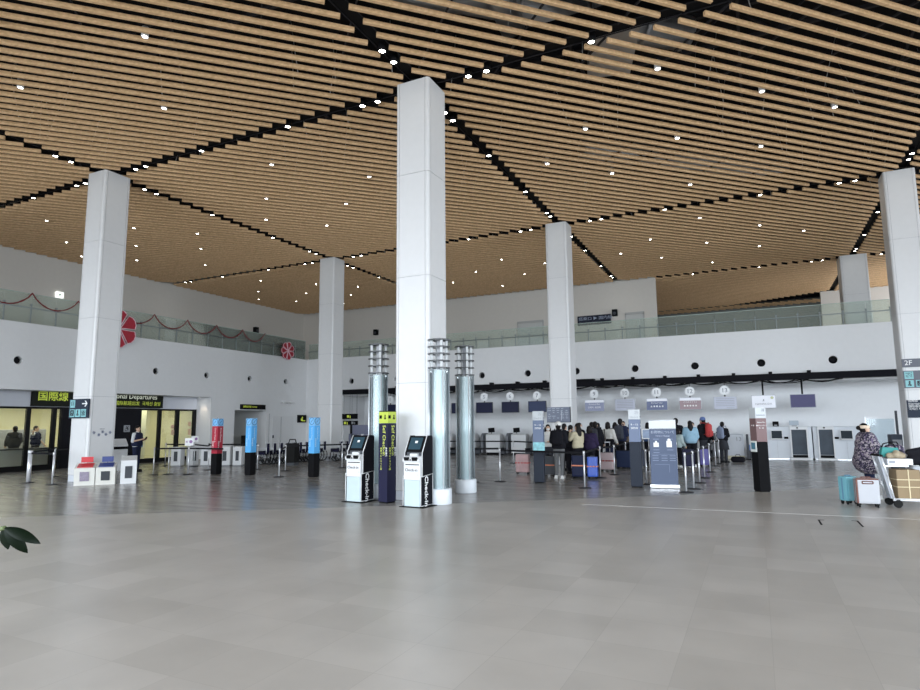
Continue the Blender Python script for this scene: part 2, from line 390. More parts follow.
XS = [XU] + GX[1:4] + [16.94]
YSg = [-11.49] + GY
bays = []
for i in range(4):
    for j in range(5):
        x0 = XS[i]+(G if i else 0.02); x1 = XS[i+1]-G; y0 = YSg[j]+G; y1 = YSg[j+1]-G
        if i < 2 and j == 4: continue
        if i == 0 and j == 0: continue
        if j == 3 and i < 2: y1 = min(y1, YU-0.05) if False else y1
        mb = MB(); cut = None
        if i == 2 and j == 4: cut = lambda c: (48.0-0.43*0.56-c)/(1+0.43) if c > 46 else (48.0-0.43*0.56-c)/(1.43)
        slats(mb, x0, x1, y0, y1, cut)
        mb.build('slat_bay', WOOD, ceil)
        mr_ = MB(); rails(mr_, x0, x1, y0, y1); mr_.build('hanger_rail', DARKST, ceil)
        bays.append((i, j, x0, x1, y0, y1))
# far strip beyond the last channel
mb = MB(); slats(mb, -7.06+G, 4.8, 48.51+G, 50.0); mb.build('slat_bay', WOOD, ceil)
# black channels along the grid with thin grey lips
ch = MB()
LIP = MB()
for x in GX[1:4]:
    ch.box((x, 18.5, HC+0.42), (0.30, 60, 0.5))
    for s in (-1, 1): LIP.box((x+s*0.155, 18.5, HC+0.15), (0.012, 60, 0.03))
for y in GY:
    ch.box((-7, y, HC+0.42), (48, 0.30, 0.5))
    for s in (-1, 1): LIP.box((-7, y+s*0.155, HC+0.15), (48, 0.012, 0.03))
ch.build('lighting_channel', BLACK, ceil); LIP.build('channel_lip', DARKST, ceil)
# services above the slats: ducts, trusses, cable trays
du = MB()
du.tube((-12, 6.0, 11.5), (-1, 15.5, 11.5), 0.42, n=16); du.tube((-4.5, 10.4, 11.3), (-4.5, 12.3, 10.75), 0.3, n=16)
du.tube((-6.2, 8.5, 11.0), (-5.2, 9.6, 11.0), 0.38, n=16); du.box((-2.6, 14.2, 11.1), (1.1, 2.6, 0.5), rz=0.3)
du.tube((-5.0, 20.5, 11.4), (1.5, 26, 11.4), 0.4, n=16)
for k in range(9): du.tube((-12+k*1.25, 6.0+k*1.08, 11.5), (-11.93+k*1.25, 6.06+k*1.08, 11.5), 0.45, n=16)
du.build('air_duct', GALV, ceil)
tr = MB()
for y in range(0, 48, 6):
    tr.box((-7, y+3.5, 11.9), (50, 0.12, 0.14)); tr.box((-7, y+3.5, 11.0), (50, 0.08, 0.1))
    for k in range(24):
        x = -31+k*2; tr.tube((x, y+3.5, 11.0), (x+1, y+3.5, 11.9), 0.03, n=5); tr.tube((x+1, y+3.5, 11.9), (x+2, y+3.5, 11.0), 0.03, n=5)
for x in range(-29, 17, 4): tr.box((x+1.2, 24, 11.5), (0.07, 60, 0.07))
tr.build('roof_truss', DARKST, ceil)
hg = MB(); random.seed(4)
for i in range(260):
    x = random.uniform(-19, 12); y = random.uniform(2, 30); hg.tube((x, y, HC+0.16), (x+random.uniform(-.4, .4), y+random.uniform(-.4, .4), 11.6), 0.012, n=4)
hg.build('hanger_rod', GALV, ceil)

# --- columns
def column_outline(w_, ch_, n=5):
    """square with rounded-off chamfered corners"""
    h = w_/2; c = h-ch_; pts = []
    for sx, sy, a0 in ((1, -1, -PI/2), (1, 1, 0), (-1, 1, PI/2), (-1, -1, PI)):
        for k in range(n):
            a = a0+PI/2*k/(n-1); pts.append((sx*c+ch_*math.cos(a), sy*c+ch_*math.sin(a)))
    return pts
def make_column(label, loc, w_=0.91, zb=0.0, zt=HC-0.002, plinth=True):
    t = thing('column', label, 'column', (loc[0], loc[1], zb), 0, 'white square columns')
    core = MB(); core.prism(column_outline(w_-0.03, 0.075), 2, 0.005, zt-zb-0.01); core.build('core', SEAM, t)
    mb = MB(); zs = [0.2, 2.63, 5.13, 7.65, zt] if zb == 0 else [zb+0.15, zb+2.4, zt]
    gap = 0.005; h = w_/2; c = h-0.10
    for k in range(len(zs)-1):
        a, bb = zs[k]-zb+gap, zs[k+1]-zb-gap
        for ang in range(4):
            R = Matrix.Rotation(ang*PI/2, 3, 'Z')
            def pr(pts):
                A = [R @ Vector((u, v, a)) for u, v in pts]; B = [R @ Vector((u, v, bb)) for u, v in pts]
                VA = [mb.bm.verts.new(p) for p in A]; VB = [mb.bm.verts.new(p) for p in B]; n = len(pts)
                mb.bm.faces.new(VA); mb.bm.faces.new(VB[::-1])
                for i in range(n): mb.bm.faces.new([VA[i], VB[i], VB[(i+1) % n], VA[(i+1) % n]])
            pr([(-c+gap, -h), (c-gap, -h), (c-gap, -h+0.03), (-c+gap, -h+0.03)])
            arc = [(c+gap+ (0.10-gap)*0 , -h)] + [(c+0.03+0.07*math.cos(-PI/2+PI/2*q/4), -c-0.03+0.07*math.sin(-PI/2+PI/2*q/4)) for q in range(5)] + [(h, -c-gap), (h-0.03, -c-gap), (c+gap, -h+0.03)]
            pr(arc)
    mb.build('cladding_panel', COLW, t)
    if plinth:
        p = MB(); p.prism(column_outline(w_-0.005, 0.09), 2, 0.0, 0.19); p.build('plinth', mat('column_plinth', (0.62, 0.65, 0.70), 0.4), t)
    return t
COLS = [((-19.06, 12.51), 'tall white column at the left with collection boxes at its foot'), ((-7.06, 12.51), 'large white central column behind the check-in machines'),
        ((-19.06, 24.51), 'thin far white column left of the central one, near the hall corner'), ((-7.12, 24.51), 'white column in front of the desks with a grey notice board on it'),
        ((4.82, 24.51), 'white column at the right edge with 2F signs')]
for (x, y), lb in COLS: make_column(lb, (x, y))
make_column('short wide white column rising above the right glass balustrade', (4.94, 36.51), 1.2, ZS1, HC-0.002, False)
# ================================================================= CEILING LIGHTS
LAMP = mat('lamp_glow', (1, 1, 0.95), 0.4, emit=(1.0, 0.97, 0.86), estr=22)
def downlight():
    t = thing('downlight', 'small round downlight glowing between wooden ceiling slats', 'ceiling light', (0, 0, HC), 0, 'downlights between the wooden slats')
    a = MB(); a.lathe([(0.0, 0.22), (0.075, 0.22), (0.075, 0.0), (0.062, 0.0), (0.055, 0.03)], n=14); a.build('housing', PLASTW, t)
    b = MB(); b.lathe([(0.0, 0.012), (0.050, 0.012)], n=14); b.build('lens', LAMP, t); return t
def spot():
    t = thing('spotlight', 'round spotlight glowing in a black channel of the slatted ceiling', 'ceiling light', (0, 0, HC), 0, 'spotlights in the black ceiling channels')
    a = MB(); a.lathe([(0.0, 0.17), (0.095, 0.17), (0.095, -0.02), (0.078, -0.02), (0.07, 0.02)], n=14); a.build('housing', BLACK, t)
    b = MB(); b.lathe([(0.0, 0.0), (0.07, 0.0)], n=14); b.build('lens', LAMP, t); return t
DL = [(-2.62, -1.8), (1.57, -1.83), (-2.6, 1.39), (1.57, 1.31), (-4.2, -0.2), (-0.5, -0.2), (3.2, -0.28), (-0.5, -3.9), (-0.5, 3.46)]
def inview(x, y, z, pad=40):
    d = Vector((x, y, z-CAMH)); zz = d.dot(_F)
    if zz < 1: return False
    u = 460+F_PX*d.dot(_R)/zz; v = 345-F_PX*d.dot(_U)/zz
    return -pad < u < 920+pad and -pad < v < 690
first = downlight(); used = False
for i, j, x0, x1, y0, y1 in bays:
    if j == 4: continue
    cx = (XS[i]+XS[i+1])/2 if i else -25.06; cy = (YSg[j]+YSg[j+1])/2
    for dx, dy in DL:
        x, y = cx+dx*1.085, cy+dy*1.085
        # sit in the middle of a gap between two slats
        c = y-x-0.13; c2 = (round(c/PITCHX-0.5)+0.5)*PITCHX; y += c2-c
        if not inview(x, y, HC) or not (x0+.2 < x < x1-.2) or not (y0+.2 < y < y1-.2) or x < XU+0.4: continue
        if not used: first.location = (x, y, HC); used = True
        else: dup(first, (x, y, HC))
first = spot(); used = False
OFF = [1.3, 1.78, 4.3, 7.7, 10.22, 10.7]
pts = []
for gy in (12.51, 24.51, 36.51):
    for gx0 in (-31.06, -19.06, -7.06, 4.94):
        for o_ in OFF: pts.append((gx0+o_, gy))
for gx in (-19.06, -7.06, 4.94):
    for gy0 in (0.51, 12.51, 24.51):
        for o_ in OFF: pts.append((gx, gy0+o_))
for x, y in pts:
    if not inview(x, y, HC) or x < XU+0.3: continue
    if y > 36.3 and x < -4.88: continue
    if not used: first.location = (x, y, HC); used = True
    else: dup(first, (x, y, HC))

# ================================================================= BALUSTRADES
RAILM = mat('balustrade_rail', (0.22, 0.25, 0.25), 0.4)
def balustrade(label, axis, plane, u0, u1, us, z0=ZS1, hg=1.15, hr=0.60):
    t = thing('glass_balustrade', label, 'balustrade', (0, 0, 0))
    P = (lambda u, z, o=0: (plane+o, u, z)) if axis == 0 else (lambda u, z, o=0: (u, plane+o, z))
    ax = (lambda L, T, H: (T, L, H)) if axis == 0 else (lambda L, T, H: (L, T, H))
    back = 1 if axis == 0 else -1
    e = [u0]+list(us)+[u1]
    for k in range(len(e)-1):
        a, b = e[k]+0.006, e[k+1]-0.006
        if b-a < 0.1: continue
        g = MB(); g.box(P((a+b)/2, z0+hg/2, 0), ax(b-a, 0.012, hg-0.02)); g.build('glass_pane', BALGL, t)
    r = MB(); r.tube(P(u0, z0+hr, back*0.075), P(u1, z0+hr, back*0.075), 0.022, n=8); r.build('handrail', RAILM, t)
    for u in us:
        p = MB(); p.box(P(u, z0+hr*0.62, back*0.04), ax(0.035, 0.04, hr*1.28)); p.box(P(u, z0+hr*1.22, back*0.02), ax(0.07, 0.05, 0.07)); p.build('post', RAILM, t)
    c = MB(); c.box(P((u0+u1)/2, z0+hg, 0), ax(u1-u0, 0.02, 0.02)); c.build('top_edge', mat('pane_edge', (0.45, 0.55, 0.5), 0.2), t)
    return t
yl = [12.5+0.93*k for k in range(-2, 18)]
balustrade('glass balustrade with red garland along the left upper floor', 0, XL-0.15, 9.0, YB, [y for y in yl if y < YB-0.3])
xb = [-7.98-0.75*k for k in range(1, 22)][::-1]+[-7.17+0.82*k for k in range(0, 24)]
balustrade('long glass balustrade along the upper floor above the check-in desks', 1, YB+0.15, XL, 12.0, [x for x in xb if x > XL+0.3], hg=0.93, hr=0.48)

# garland draped over the left balustrade
GAR = mat('dark_red_tinsel', (0.20, 0.008, 0.014), 0.6, bump=0.6, scale=60, var=0.35)
pk = [11.6, 13.39, 15.15, 16.9, 18.65, 20.46, 22.23, 23.99, 25.63]
mb = MB(); random.seed(2); P = []
for a, b in zip(pk[:-1], pk[1:]):
    for k in range(14):
        s = k/14; P.append((XL-0.03, a+(b-a)*s, ZS1+1.17-0.54*(4*s*(1-s))**0.8))
P.append((XL+0.02, pk[-1], ZS1+1.17))
for i in range(len(P)-1):
    r = 0.022
    mb.tube(P[i], P[i+1], r*random.uniform(.8, 1.2), n=7)
    for k in range(7):
        s = random.random(); q = Vector(P[i]).lerp(Vector(P[i+1]), s); d = Vector((random.uniform(0, 1), random.uniform(-1, 1), random.uniform(-1, 1))).normalized()
        mb.tube(q, q+d*0.06, 0.009, 0.002, n=4)
tag(mb.build('tinsel_garland', GAR), 'dark red tinsel garland hanging in swags over the left glass balustrade', 'garland')

def red_flower(label, y, r, parts, z=5.86):
    """round decoration of cloth-covered petals edged with white, hung outside the balustrade"""
    t = thing('petal_decoration', label, 'decoration', (XL+0.13, y, z), 0, 'red petal decorations on the left balustrade')
    rm = mat('red_tinsel_petal', (0.36, 0.012, 0.03), 0.6, scale=45, var=0.6, bump=0.5); wm = mat('white_pink_edging', (0.8, 0.55, 0.62), 0.5)
    for k in range(parts):
        a0 = 2*PI*k/parts+0.07; a1 = 2*PI*(k+1)/parts-0.07; am = (a0+a1)/2
        out = [(0.07*r*math.cos(am), 0.07*r*math.sin(am)), (r*0.93*math.cos(a0), r*0.93*math.sin(a0)), (r*1.03*math.cos(a0+(a1-a0)*.25), r*1.03*math.sin(a0+(a1-a0)*.25)),
               (r*1.06*math.cos(am), r*1.06*math.sin(am)), (r*1.03*math.cos(a0+(a1-a0)*.75), r*1.03*math.sin(a0+(a1-a0)*.75)), (r*0.93*math.cos(a1), r*0.93*math.sin(a1))]
        p = MB(); p.prism(out, 0, -0.035, 0.035); po = p.build('petal', rm, t)
        e = MB()
        for q in range(len(out)): 
            u, v = out[q], out[(q+1) % len(out)]; e.tube((0.04, u[0], u[1]), (0.04, v[0], v[1]), 0.018, n=5)
        e.build('edging', wm, po)
    c = MB(); c.ball((0.04, 0, 0), 0.06, 8); c.build('centre', wm, t)
    c = MB(); c.tube((-0.02, 0, 0.1), (-0.275, 0, 0.1), 0.02, n=8); c.tube((-0.02, 0, -0.35*r), (-0.14, 0, -0.35*r), 0.02, n=8); c.build('mount', RAILM, t)
red_flower('large red petal decoration half hidden by the left column', 15.95+0.9, 0.78, 6, 5.83)
red_flower('pink and red round petal decoration further along the left balustrade', 27.35, 0.50, 7, 5.93)

# ================================================================= LEFT SIGN AND PARTITION
t = thing('departures_sign', 'long dark sign with yellow lettering above the glass partition', 'sign', (XLR, 0, 0))
mb = MB(); mb.box((0.03, (14.16+19.95)/2, 2.86), (0.28, 5.79, 0.72)); mb.build('sign_box', mat('sign_black', (0.018, 0.02, 0.015), 0.5), t)
text('lettering', '国際線', 0.40, YEL, t, (0.175, 14.30, 2.87), EAST['xd'], EAST['yd'], bold=0.006)
text('lettering', 'International Departures', 0.31, WGLOW, t, (0.175, 19.62, 2.99), EAST['xd'], EAST['yd'], align='RIGHT')
text('lettering', '国际航班出发  국제선 출발', 0.20, YEL, t, (0.175, 19.82, 2.68), EAST['xd'], EAST['yd'], align='RIGHT')
# glass partition: black frame, panes
FR = mat('black_window_frame', (0.012, 0.012, 0.013), 0.4)
t = thing('glass_partition', 'black framed glass partition below the dark departures sign', 'glazed partition', (XLR, 0, 0))
fr = MB()
for a, b in ((12.0, 12.15), (14.06, 14.21), (15.03, 15.19), (15.36, 15.44), (19.89, 20.05), (20.86, 21.06), (21.89, 22.05)): fr.box((-0.06, (a+b)/2, 1.235), (0.12, b-a, 2.47))
fr.box((-0.06, 17.05, 2.43), (0.11, 10.0, 0.08)); fr.box((-0.06, 13.65, 0.10), (0.11, 3.1, 0.2)); fr.box((-0.06, 20.5, 0.09), (0.11, 3.0, 0.18))
fr.build('frame', FR, t)
bk = MB(); bk.box((-0.05, (15.44+19.0)/2, 1.2), (0.08, 3.56, 2.4)); bk.build('black_panel', mat('black_gloss_panel', (0.012, 0.012, 0.015), 0.25), t)
text('symbol', '♿', 0.30, GREYP, t, (0.0, 18.1, 1.55), EAST['xd'], EAST['yd'])
for a, b in ((12.15, 14.06), (14.21, 15.03), (15.19, 15.36), (19.0, 19.89), (20.05, 20.86), (21.06, 21.89)):
    g = MB(); g.box((-0.06, (a+b)/2, 1.3), (0.014, b-a, 2.2)); g.build('pane', CLEAR, t)
nt_ = MB()
for y, z, h in ((20.72, 1.62, .18), (20.74, 1.35, .25), (21.7, 1.75, .2), (21.72, 1.35, .3)): nt_.box((-0.045, y, z), (0.01, 0.16, h))
nt_.build('notice', mat('paper_notice', (0.6, 0.42, 0.3), 0.7, var=0.4, scale=15), t)
# room behind the partition
CR = mat('lit_cream_room', (0.74, 0.72, 0.52), 0.6)
mb = MB(); mb.box((-30.9, 15.5, 1.6), (0.2, 13.2, 3.4)); mb.box((-28.2, 9.2, 1.6), (5.4, 0.2, 3.4)); mb.box((-28.2, 22.15, 1.6), (5.2, 0.15, 3.3)); mb.box((-28.2, 15.6, 2.85), (5.1, 13, 0.1)); mb.box((-26.9, 18.4, 1.4), (0.12, 0.1, 2.8))
struct(mb.build('wall_screening_room', CR))
mb = MB(); mb.box((-27.5, 21.0-1.6, 1.4), (0.15, 2.6, 2.7)); struct(mb.build('wall_screening_divider', CR))
ltube = mat('ceiling_tube_glow', (1, 1, 0.9), 0.4, emit=(1, 0.97, 0.8), estr=6)
for k, (x, y) in enumerate(((-27.2, 13.2), (-27.2, 16.2), (-29.0, 14.8), (-27.0, 20.6))):
    mb = MB(); mb.box((x, y, 2.76), (0.18, 1.3, 0.05)); tag(mb.build('ceiling_light_panel', ltube), 'long ceiling light panel glowing in the room behind the glass partition', 'ceiling light', 'light panels in the screening room')
area('screening_room_light', (-27.6, 15.5, 2.7), (0, 0, 0), 3.5, 11, 230, (1.0, 0.93, 0.70))
t = thing('baggage_scanner', 'grey baggage scanner with conveyor seen through the left glass partition', 'scanner', (-28.15, 14.6, 0))
mb = MB(); mb.box((-0.3, 0, 0.45), (0.9, 4.4, 0.5), bev=0.02); mb.build('conveyor', DGREY, t)
mb = MB(); mb.box((-0.5, 0.5, 1.15), (0.9, 2.6, 0.85), bev=0.04); mb.build('scanner_hood', GREYP, t)
mb = MB(); mb.box((0.2, 0.2, 0.11), (0.5, 4.0, 0.22)); mb.build('base', DGREY, t)
t = thing('inspection_table', 'dark inspection table with a low panel behind the left partition', 'table', (-26.3, 14.3, 0))
mb = MB(); mb.box((0, 0, 0.82), (0.55, 4.0, 0.05)); mb.build('table_top', DGREY, t)
mb = MB(); mb.box((-0.1, 0, 0.46), (0.04, 3.9, 0.64)); mb.build('front_panel', CREAM, t)
for y in (-1.9, 1.9): mb = MB(); mb.box((0, y, 0.4), (0.4, 0.05, 0.8)); mb.build('leg', DGREY, t)

# downlight washing the white return wall
t = thing('wall_washer', 'small recessed light washing the white return beside the partition', 'ceiling light', (-25.0, 21.75, 3.05))
mb = MB(); mb.lathe([(0, 0), (0.06, 0)], n=14); mb.build('lens', LAMP, t)
mb = MB(); mb.lathe([(0.062, 0.02), (0.062, -0.01), (0.08, -0.01), (0.08, 0.02)], n=14); mb.build('trim_ring', PLASTW, t)
ld = bpy.data.lights.new('wall_washer_lamp', 'SPOT'); ld.energy = 16; ld.spot_size = 1.2; ld.spot_blend = 0.8; ld.color = (1, 0.82, 0.6); ld.shadow_soft_size = 0.05
lo = bpy.data.objects.new('wall_washer_lamp', ld); C.objects.link(lo); lo.location = (-25.0, 21.78, 3.0); lo.rotation_euler = (math.radians(12), 0, 0)

# passage fittings
t = thing('passage_sign', 'small dark sign with yellow lettering above the grey passage opening', 'sign', (XL, 0, 0))
mb = MB(); mb.box((0.06, 24.85, 2.63), (0.12, 1.75, 0.26)); mb.build('sign_box', BLACK, t)
text('lettering', '国際線到着 Arrivals', 0.12, YEL, t, (0.124, 24.08, 2.63), EAST['xd'], EAST['yd'])
t = thing('passage_screen', 'black folding screen standing in the grey passage', 'screen', (XL-1.0, 24.88, 0))
for y in (-0.95, 0.62): mb = MB(); mb.box((0, y+0.1, 0.55), (0.06, 0.95 if y < 0 else 0.9, 1.1)); mb.build('panel', RUBBER, t)
mb = MB(); mb.box((0, -0.1, 0.03), (0.3, 1.9, 0.05)); mb.build('foot_bar', BLACK, t)
for k, y in enumerate((27.1, 27.75)):
    t = thing('security_camera', 'small white wall camera right of the passage, ' + ('the left of the pair' if k == 0 else 'the right of the pair'), 'camera', (XL, y, 2.95), 0, 'wall cameras by the passage')
    mb = MB(); mb.tube((0, 0, 0), (0.25, 0, 0), 0.02, n=8); mb.build('bracket', SILVER, t)
    mb = MB(); mb.tube((0.2, -0.16, -0.03), (0.28, 0.12, -0.05), 0.05, n=10); mb.build('camera_body', PLASTW, t)
t = thing('service_door', 'flush white double door in the wall behind the parked trolleys', 'door', (XL, 26.62+0.6, 0)); t['category'] = 'door'
mb = MB(); mb.box((0.012, 0.05, 1.07), (0.02, 1.75, 2.14)); mb.build('door_leaf', mat('flush_door_white', (0.66, 0.67, 0.68), 0.5), t)
mb = MB(); mb.box((0.03, -0.75, 1.0), (0.03, 0.1, 0.16)); mb.build('handle', DGREY, t)
t = thing('exit_sign', 'black hanging sign with a yellow-green figure left of the thin column', 'sign', (XL+0.0, 28.62, 2.0))
mb = MB(); mb.box((0.05, 0.2, 0), (0.1, 0.7, 0.45)); mb.build('sign_box', BLACK, t)
mb = MB(); mb.box((0.105, 0.15, -0.05), (0.012, 0.16, 0.14)); mb.ball((0.105, 0.18, 0.08), 0.04, 8); mb.box((0.105, 0.3, -0.12), (0.012, 0.3, 0.05)); mb.build('running_figure', YEL, t)
for k, (z, x0, w_) in enumerate(((2.10, -21.1, 1.05), (1.73, -21.3, 0.5), (1.73, -20.78, 0.45))):
    t = thing('hanging_sign', ['black board with yellow figures above the grey cabinets', 'small black board with a lit symbol above the grey cabinets, the left one', 'small black board above the grey cabinets, the right one'][k], 'sign', (x0, 29.0, z), 0, 'black boards over the grey cabinets')
    mb = MB(); mb.box((0, 0, 0), (w_, 0.08, 0.30 if k == 0 else 0.24)); mb.build('board', BLACK, t)
    mb = MB(); mb.box((-0.1, -0.045, 0), (0.14, 0.01, 0.14)); mb.box((0.05, -0.045, -0.03), (0.05, 0.01, 0.16)); mb.build('symbol', YEL if k < 2 else GREYP, t)
    mb = MB(); mb.tube((-w_/2+0.05, 0, 0.1), (-w_/2+0.05, 0, 3.38-z), 0.005, n=6); mb.tube((w_/2-0.05, 0, 0.1), (w_/2-0.05, 0, 3.38-z), 0.005, n=6); mb.build('hanger', DARKST, t)

# upper floor wall fittings
t = thing('exit_light', 'small white square lit exit light on the left upper wall', 'sign', (XU, 18.22, 8.23))
mb = MB(); mb.box((0.05, 0, 0), (0.1, 0.36, 0.30), bev=0.01); mb.build('light_box', mat('lit_panel_white', (0.9, 0.92, 0.9), 0.4, emit=(0.9, 0.95, 0.9), estr=0.8), t)
mb = MB(); mb.prism([(-0.05, -0.06), (0.07, 0), (-0.05, 0.06)], 0, 0.101, 0.108); mb.build('arrow', mat('green_arrow', (0.1, 0.4, 0.2), 0.5), t)
def speaker(label, loc, rz):
    t = thing('wall_speaker', label, 'loudspeaker', loc, rz, 'black loudspeakers on the upper walls')
    mb = MB(); mb.box((0, -0.16, 0), (0.30, 0.26, 0.40), bev=0.02); mb.build('cabinet', BLACK, t)
    mb = MB(); mb.tube((0, -0.29, -0.05), (0, -0.30, -0.05), 0.1, n=16); mb.build('cone', DGREY, t)
    mb = MB(); mb.box((0, -0.02, 0), (0.08, 0.05, 0.1)); mb.build('bracket', DARKST, t)
speaker('black loudspeaker high on the left upper wall near the corner', (XU, 31.5, 8.2), PI/2)
speaker('black loudspeaker on the back upper wall left of the central column', (-24.35, YU, 8.2), 0)
speaker('black loudspeaker on the back upper wall beside the flight board', (-7.27, YU, 8.15), 0)
t = thing('flight_board', 'dark wide sign board with white characters on the upper back wall', 'sign', (-8.54, YU, 7.83))
mb = MB(); mb.box((0, -0.09, 0), (2.02, 0.16, 0.56)); mb.build('board', mat('board_blue_black', (0.025, 0.03, 0.05), 0.4), t)
text('lettering', '搭乗口 ▶ 国内線', 0.22, mat('pale_blue_lettering', (0.4, 0.46, 0.6), 0.5), t, (-0.94, -0.18, 0.08), sx=1.25)
text('lettering', 'Departure Gates', 0.11, GLET, t, (-0.9, -0.18, -0.15), sx=1.5)
for k, (x, w_, z1, lb) in enumerate(((-6.14, 1.05, 8.05, 'recessed grey service door on the upper back wall right of the flight board'), (-12.66, 1.7, 8.05, 'white framed door on the upper back wall behind the balustrade'))):
    t = thing('upper_floor_door', lb, 'door', (x, YU, ZS1))
    mb = MB()
    for s in (-1, 1): mb.box((s*w_/2, -0.02, (z1-ZS1)/2), (0.07, 0.06, z1-ZS1))
    mb.box((0, -0.02, z1-ZS1), (w_+0.07, 0.06, 0.14)); mb.build('door_frame', mat('door_frame_grey', (0.50, 0.50, 0.49), 0.5), t)
    mb = MB(); mb.box((0, -0.01, (z1-ZS1)/2-0.03), (w_-0.06, 0.03, z1-ZS1-0.1)); mb.build('door_leaf', mat('door_leaf_pale', (0.60, 0.61, 0.59), 0.5), t)
    mb = MB(); mb.box((w_/2-0.15, -0.045, 1.0), (0.12, 0.04, 0.04)); mb.build('handle', STEEL, t)

# ================================================================= BEAM, NUMBER DISCS, SCREENS OVER THE DESKS
t = thing('cable_beam', 'long black beam with drooping cables hung above the check-in desks', 'beam', (0, 0, 0))
mb = MB(); mb.box(((-22.0+11.8)/2, 28.95, 3.50), (33.8, 0.30, 0.27)); mb.build('beam_box', SATIN, t)
cb = MB(); br_ = MB(); random.seed(8)
DX = 1.428
xs = [-18.32+DX*k for k in range(0, 15)]
for x in xs:
    br_.box((x+0.4, 28.95, 3.68), (0.14, 0.2, 0.10)); br_.tube((x+0.4, 28.95, 3.7), (x+0.4, YB, 3.7), 0.04, n=6)
    for q in range(3):
        a = Vector((x+random.uniform(-.1, .3), 28.95+random.uniform(-.1, .1), 3.36)); b = a+Vector((DX*random.uniform(.7, 1.1), 0, 0)); dz = random.uniform(.05, .13)
        P = [a.lerp(b, s/6)-Vector((0, 0, dz*4*(s/6)*(1-s/6))) for s in range(7)]; cb.path([tuple(p) for p in P], 0.02, n=5)
cb.build('cable', RUBBER, t); br_.build('bracket', BLACK, t)
cnt = MB(); cnt.box((-7.6, 28.95, 3.67), (1.5, 0.3, 0.1)); cnt.build('cable_tray', BLACK, t)

LAV = mat('screen_lavender', (0.20, 0.225, 0.32), 0.5, emit=(0.42, 0.46, 0.70), estr=0.12)
PALE = mat('screen_pale', (0.42, 0.45, 0.54), 0.5, emit=(0.70, 0.74, 0.88), estr=0.10)
PINKS = mat('screen_rose', (0.27, 0.20, 0.22), 0.5, emit=(0.50, 0.38, 0.42), estr=0.10)
BLUES = mat('screen_blue', (0.08, 0.10, 0.19), 0.5, emit=(0.20, 0.25, 0.42), estr=0.15)
VIOL = mat('screen_violet', (0.055, 0.055, 0.11), 0.4, emit=(0.16, 0.16, 0.34), estr=0.15)
WSC = mat('screen_white', (0.8, 0.82, 0.88), 0.5, emit=(0.80, 0.84, 0.95), estr=0.10)
numbers = list(range(1, 14))
for k, n_ in enumerate(numbers):
    x = xs[k]; t = thing('number_disc', 'round white disc with number %d above the check-in desks' % n_, 'number sign', (x, 28.93, 3.0), 0, 'numbered discs above the desks')
    mb = MB(); mb.tube((0, -0.02, 0), (0, 0.02, 0), 0.205, n=28, smooth=False); mb.build('disc', PANEL, t)
    text('numeral', str(n_), 0.26, GLET, t, (0, -0.026, -0.01), align='CENTER', bold=0.004)
    mb = MB(); mb.tube((0, 0.02, -0.15), (0, 0.04, -0.24), 0.03, n=8); mb.tube((0, 0.03, 0.15), (0, 0.03, 0.37), 0.012, n=6); mb.build('stem', BLACK, t)
for k, n_ in enumerate(numbers):
    x = xs[k]; off = 0 if n_ < 3 else (-0.0)
    if n_ <= 8: bm_, lb = (NAVYSCR, 'blank dark navy') if n_ < 7 else (mat('screen_slate', (0.03, 0.04, 0.08), 0.4, emit=(0.06, 0.08, 0.17), estr=0.15), 'blank slate blue')
    else: bm_, lb = {9: (LAV, 'pale lavender'), 10: (PALE, 'white lined'), 11: (BLUES, 'blue and white'), 12: (PINKS, 'rose coloured'), 13: (PALE, 'pale lined')}[n_]
    t = thing('desk_screen', '%s display screen hanging below number %d' % (lb, n_), 'screen', (x, 28.93, 2.45), 0, 'screens above the desks')
    mb = MB(); mb.box((0, 0.02, 0), (0.93, 0.08, 0.55), bev=0.008); mb.build('bezel', DGREY if n_ <= 8 else mat('bezel_grey', (0.45, 0.47, 0.52), 0.4), t)
    mb = MB(); mb.box((0, -0.023, 0), (0.89, 0.01, 0.51)); mb.build('display', bm_, t)
    mb = MB(); mb.tube((0, 0.02, 0.27), (0, 0.02, 0.30), 0.03, n=8); mb.build('mount', BLACK, t)
    if n_ in (9, 11, 12):
        mb = MB(); mb.box((0, -0.03, 0.195), (0.89, 0.006, 0.12)); mb.build('header_band', WSC, t)
        text('lettering', {9: 'Economy Class', 11: 'Business Class', 12: 'ビジネスクラス'}[n_], 0.085, WLET, t, (0, -0.031, 0.06), align='CENTER')
        text('lettering', {9: '경제석  经济舱', 11: '▲ ● ■ ▲ ●', 12: '● ● ● ● ●'}[n_], 0.10, WLET, t, (0, -0.031, -0.10), align='CENTER')
        text('lettering', 'ABC AIR'.replace('ABC AIR', '- - - -'), 0.05, GLET, t, (0, -0.036, 0.195), align='CENTER')
    elif n_ in (10, 13):
        mb = MB()
        for q in range(6): mb.box((0 if q < 5 else .2, -0.03, 0.18-q*0.075), (0.74 if q < 5 else .3, 0.005, 0.018))
        mb.build('text_line', GLET, t)
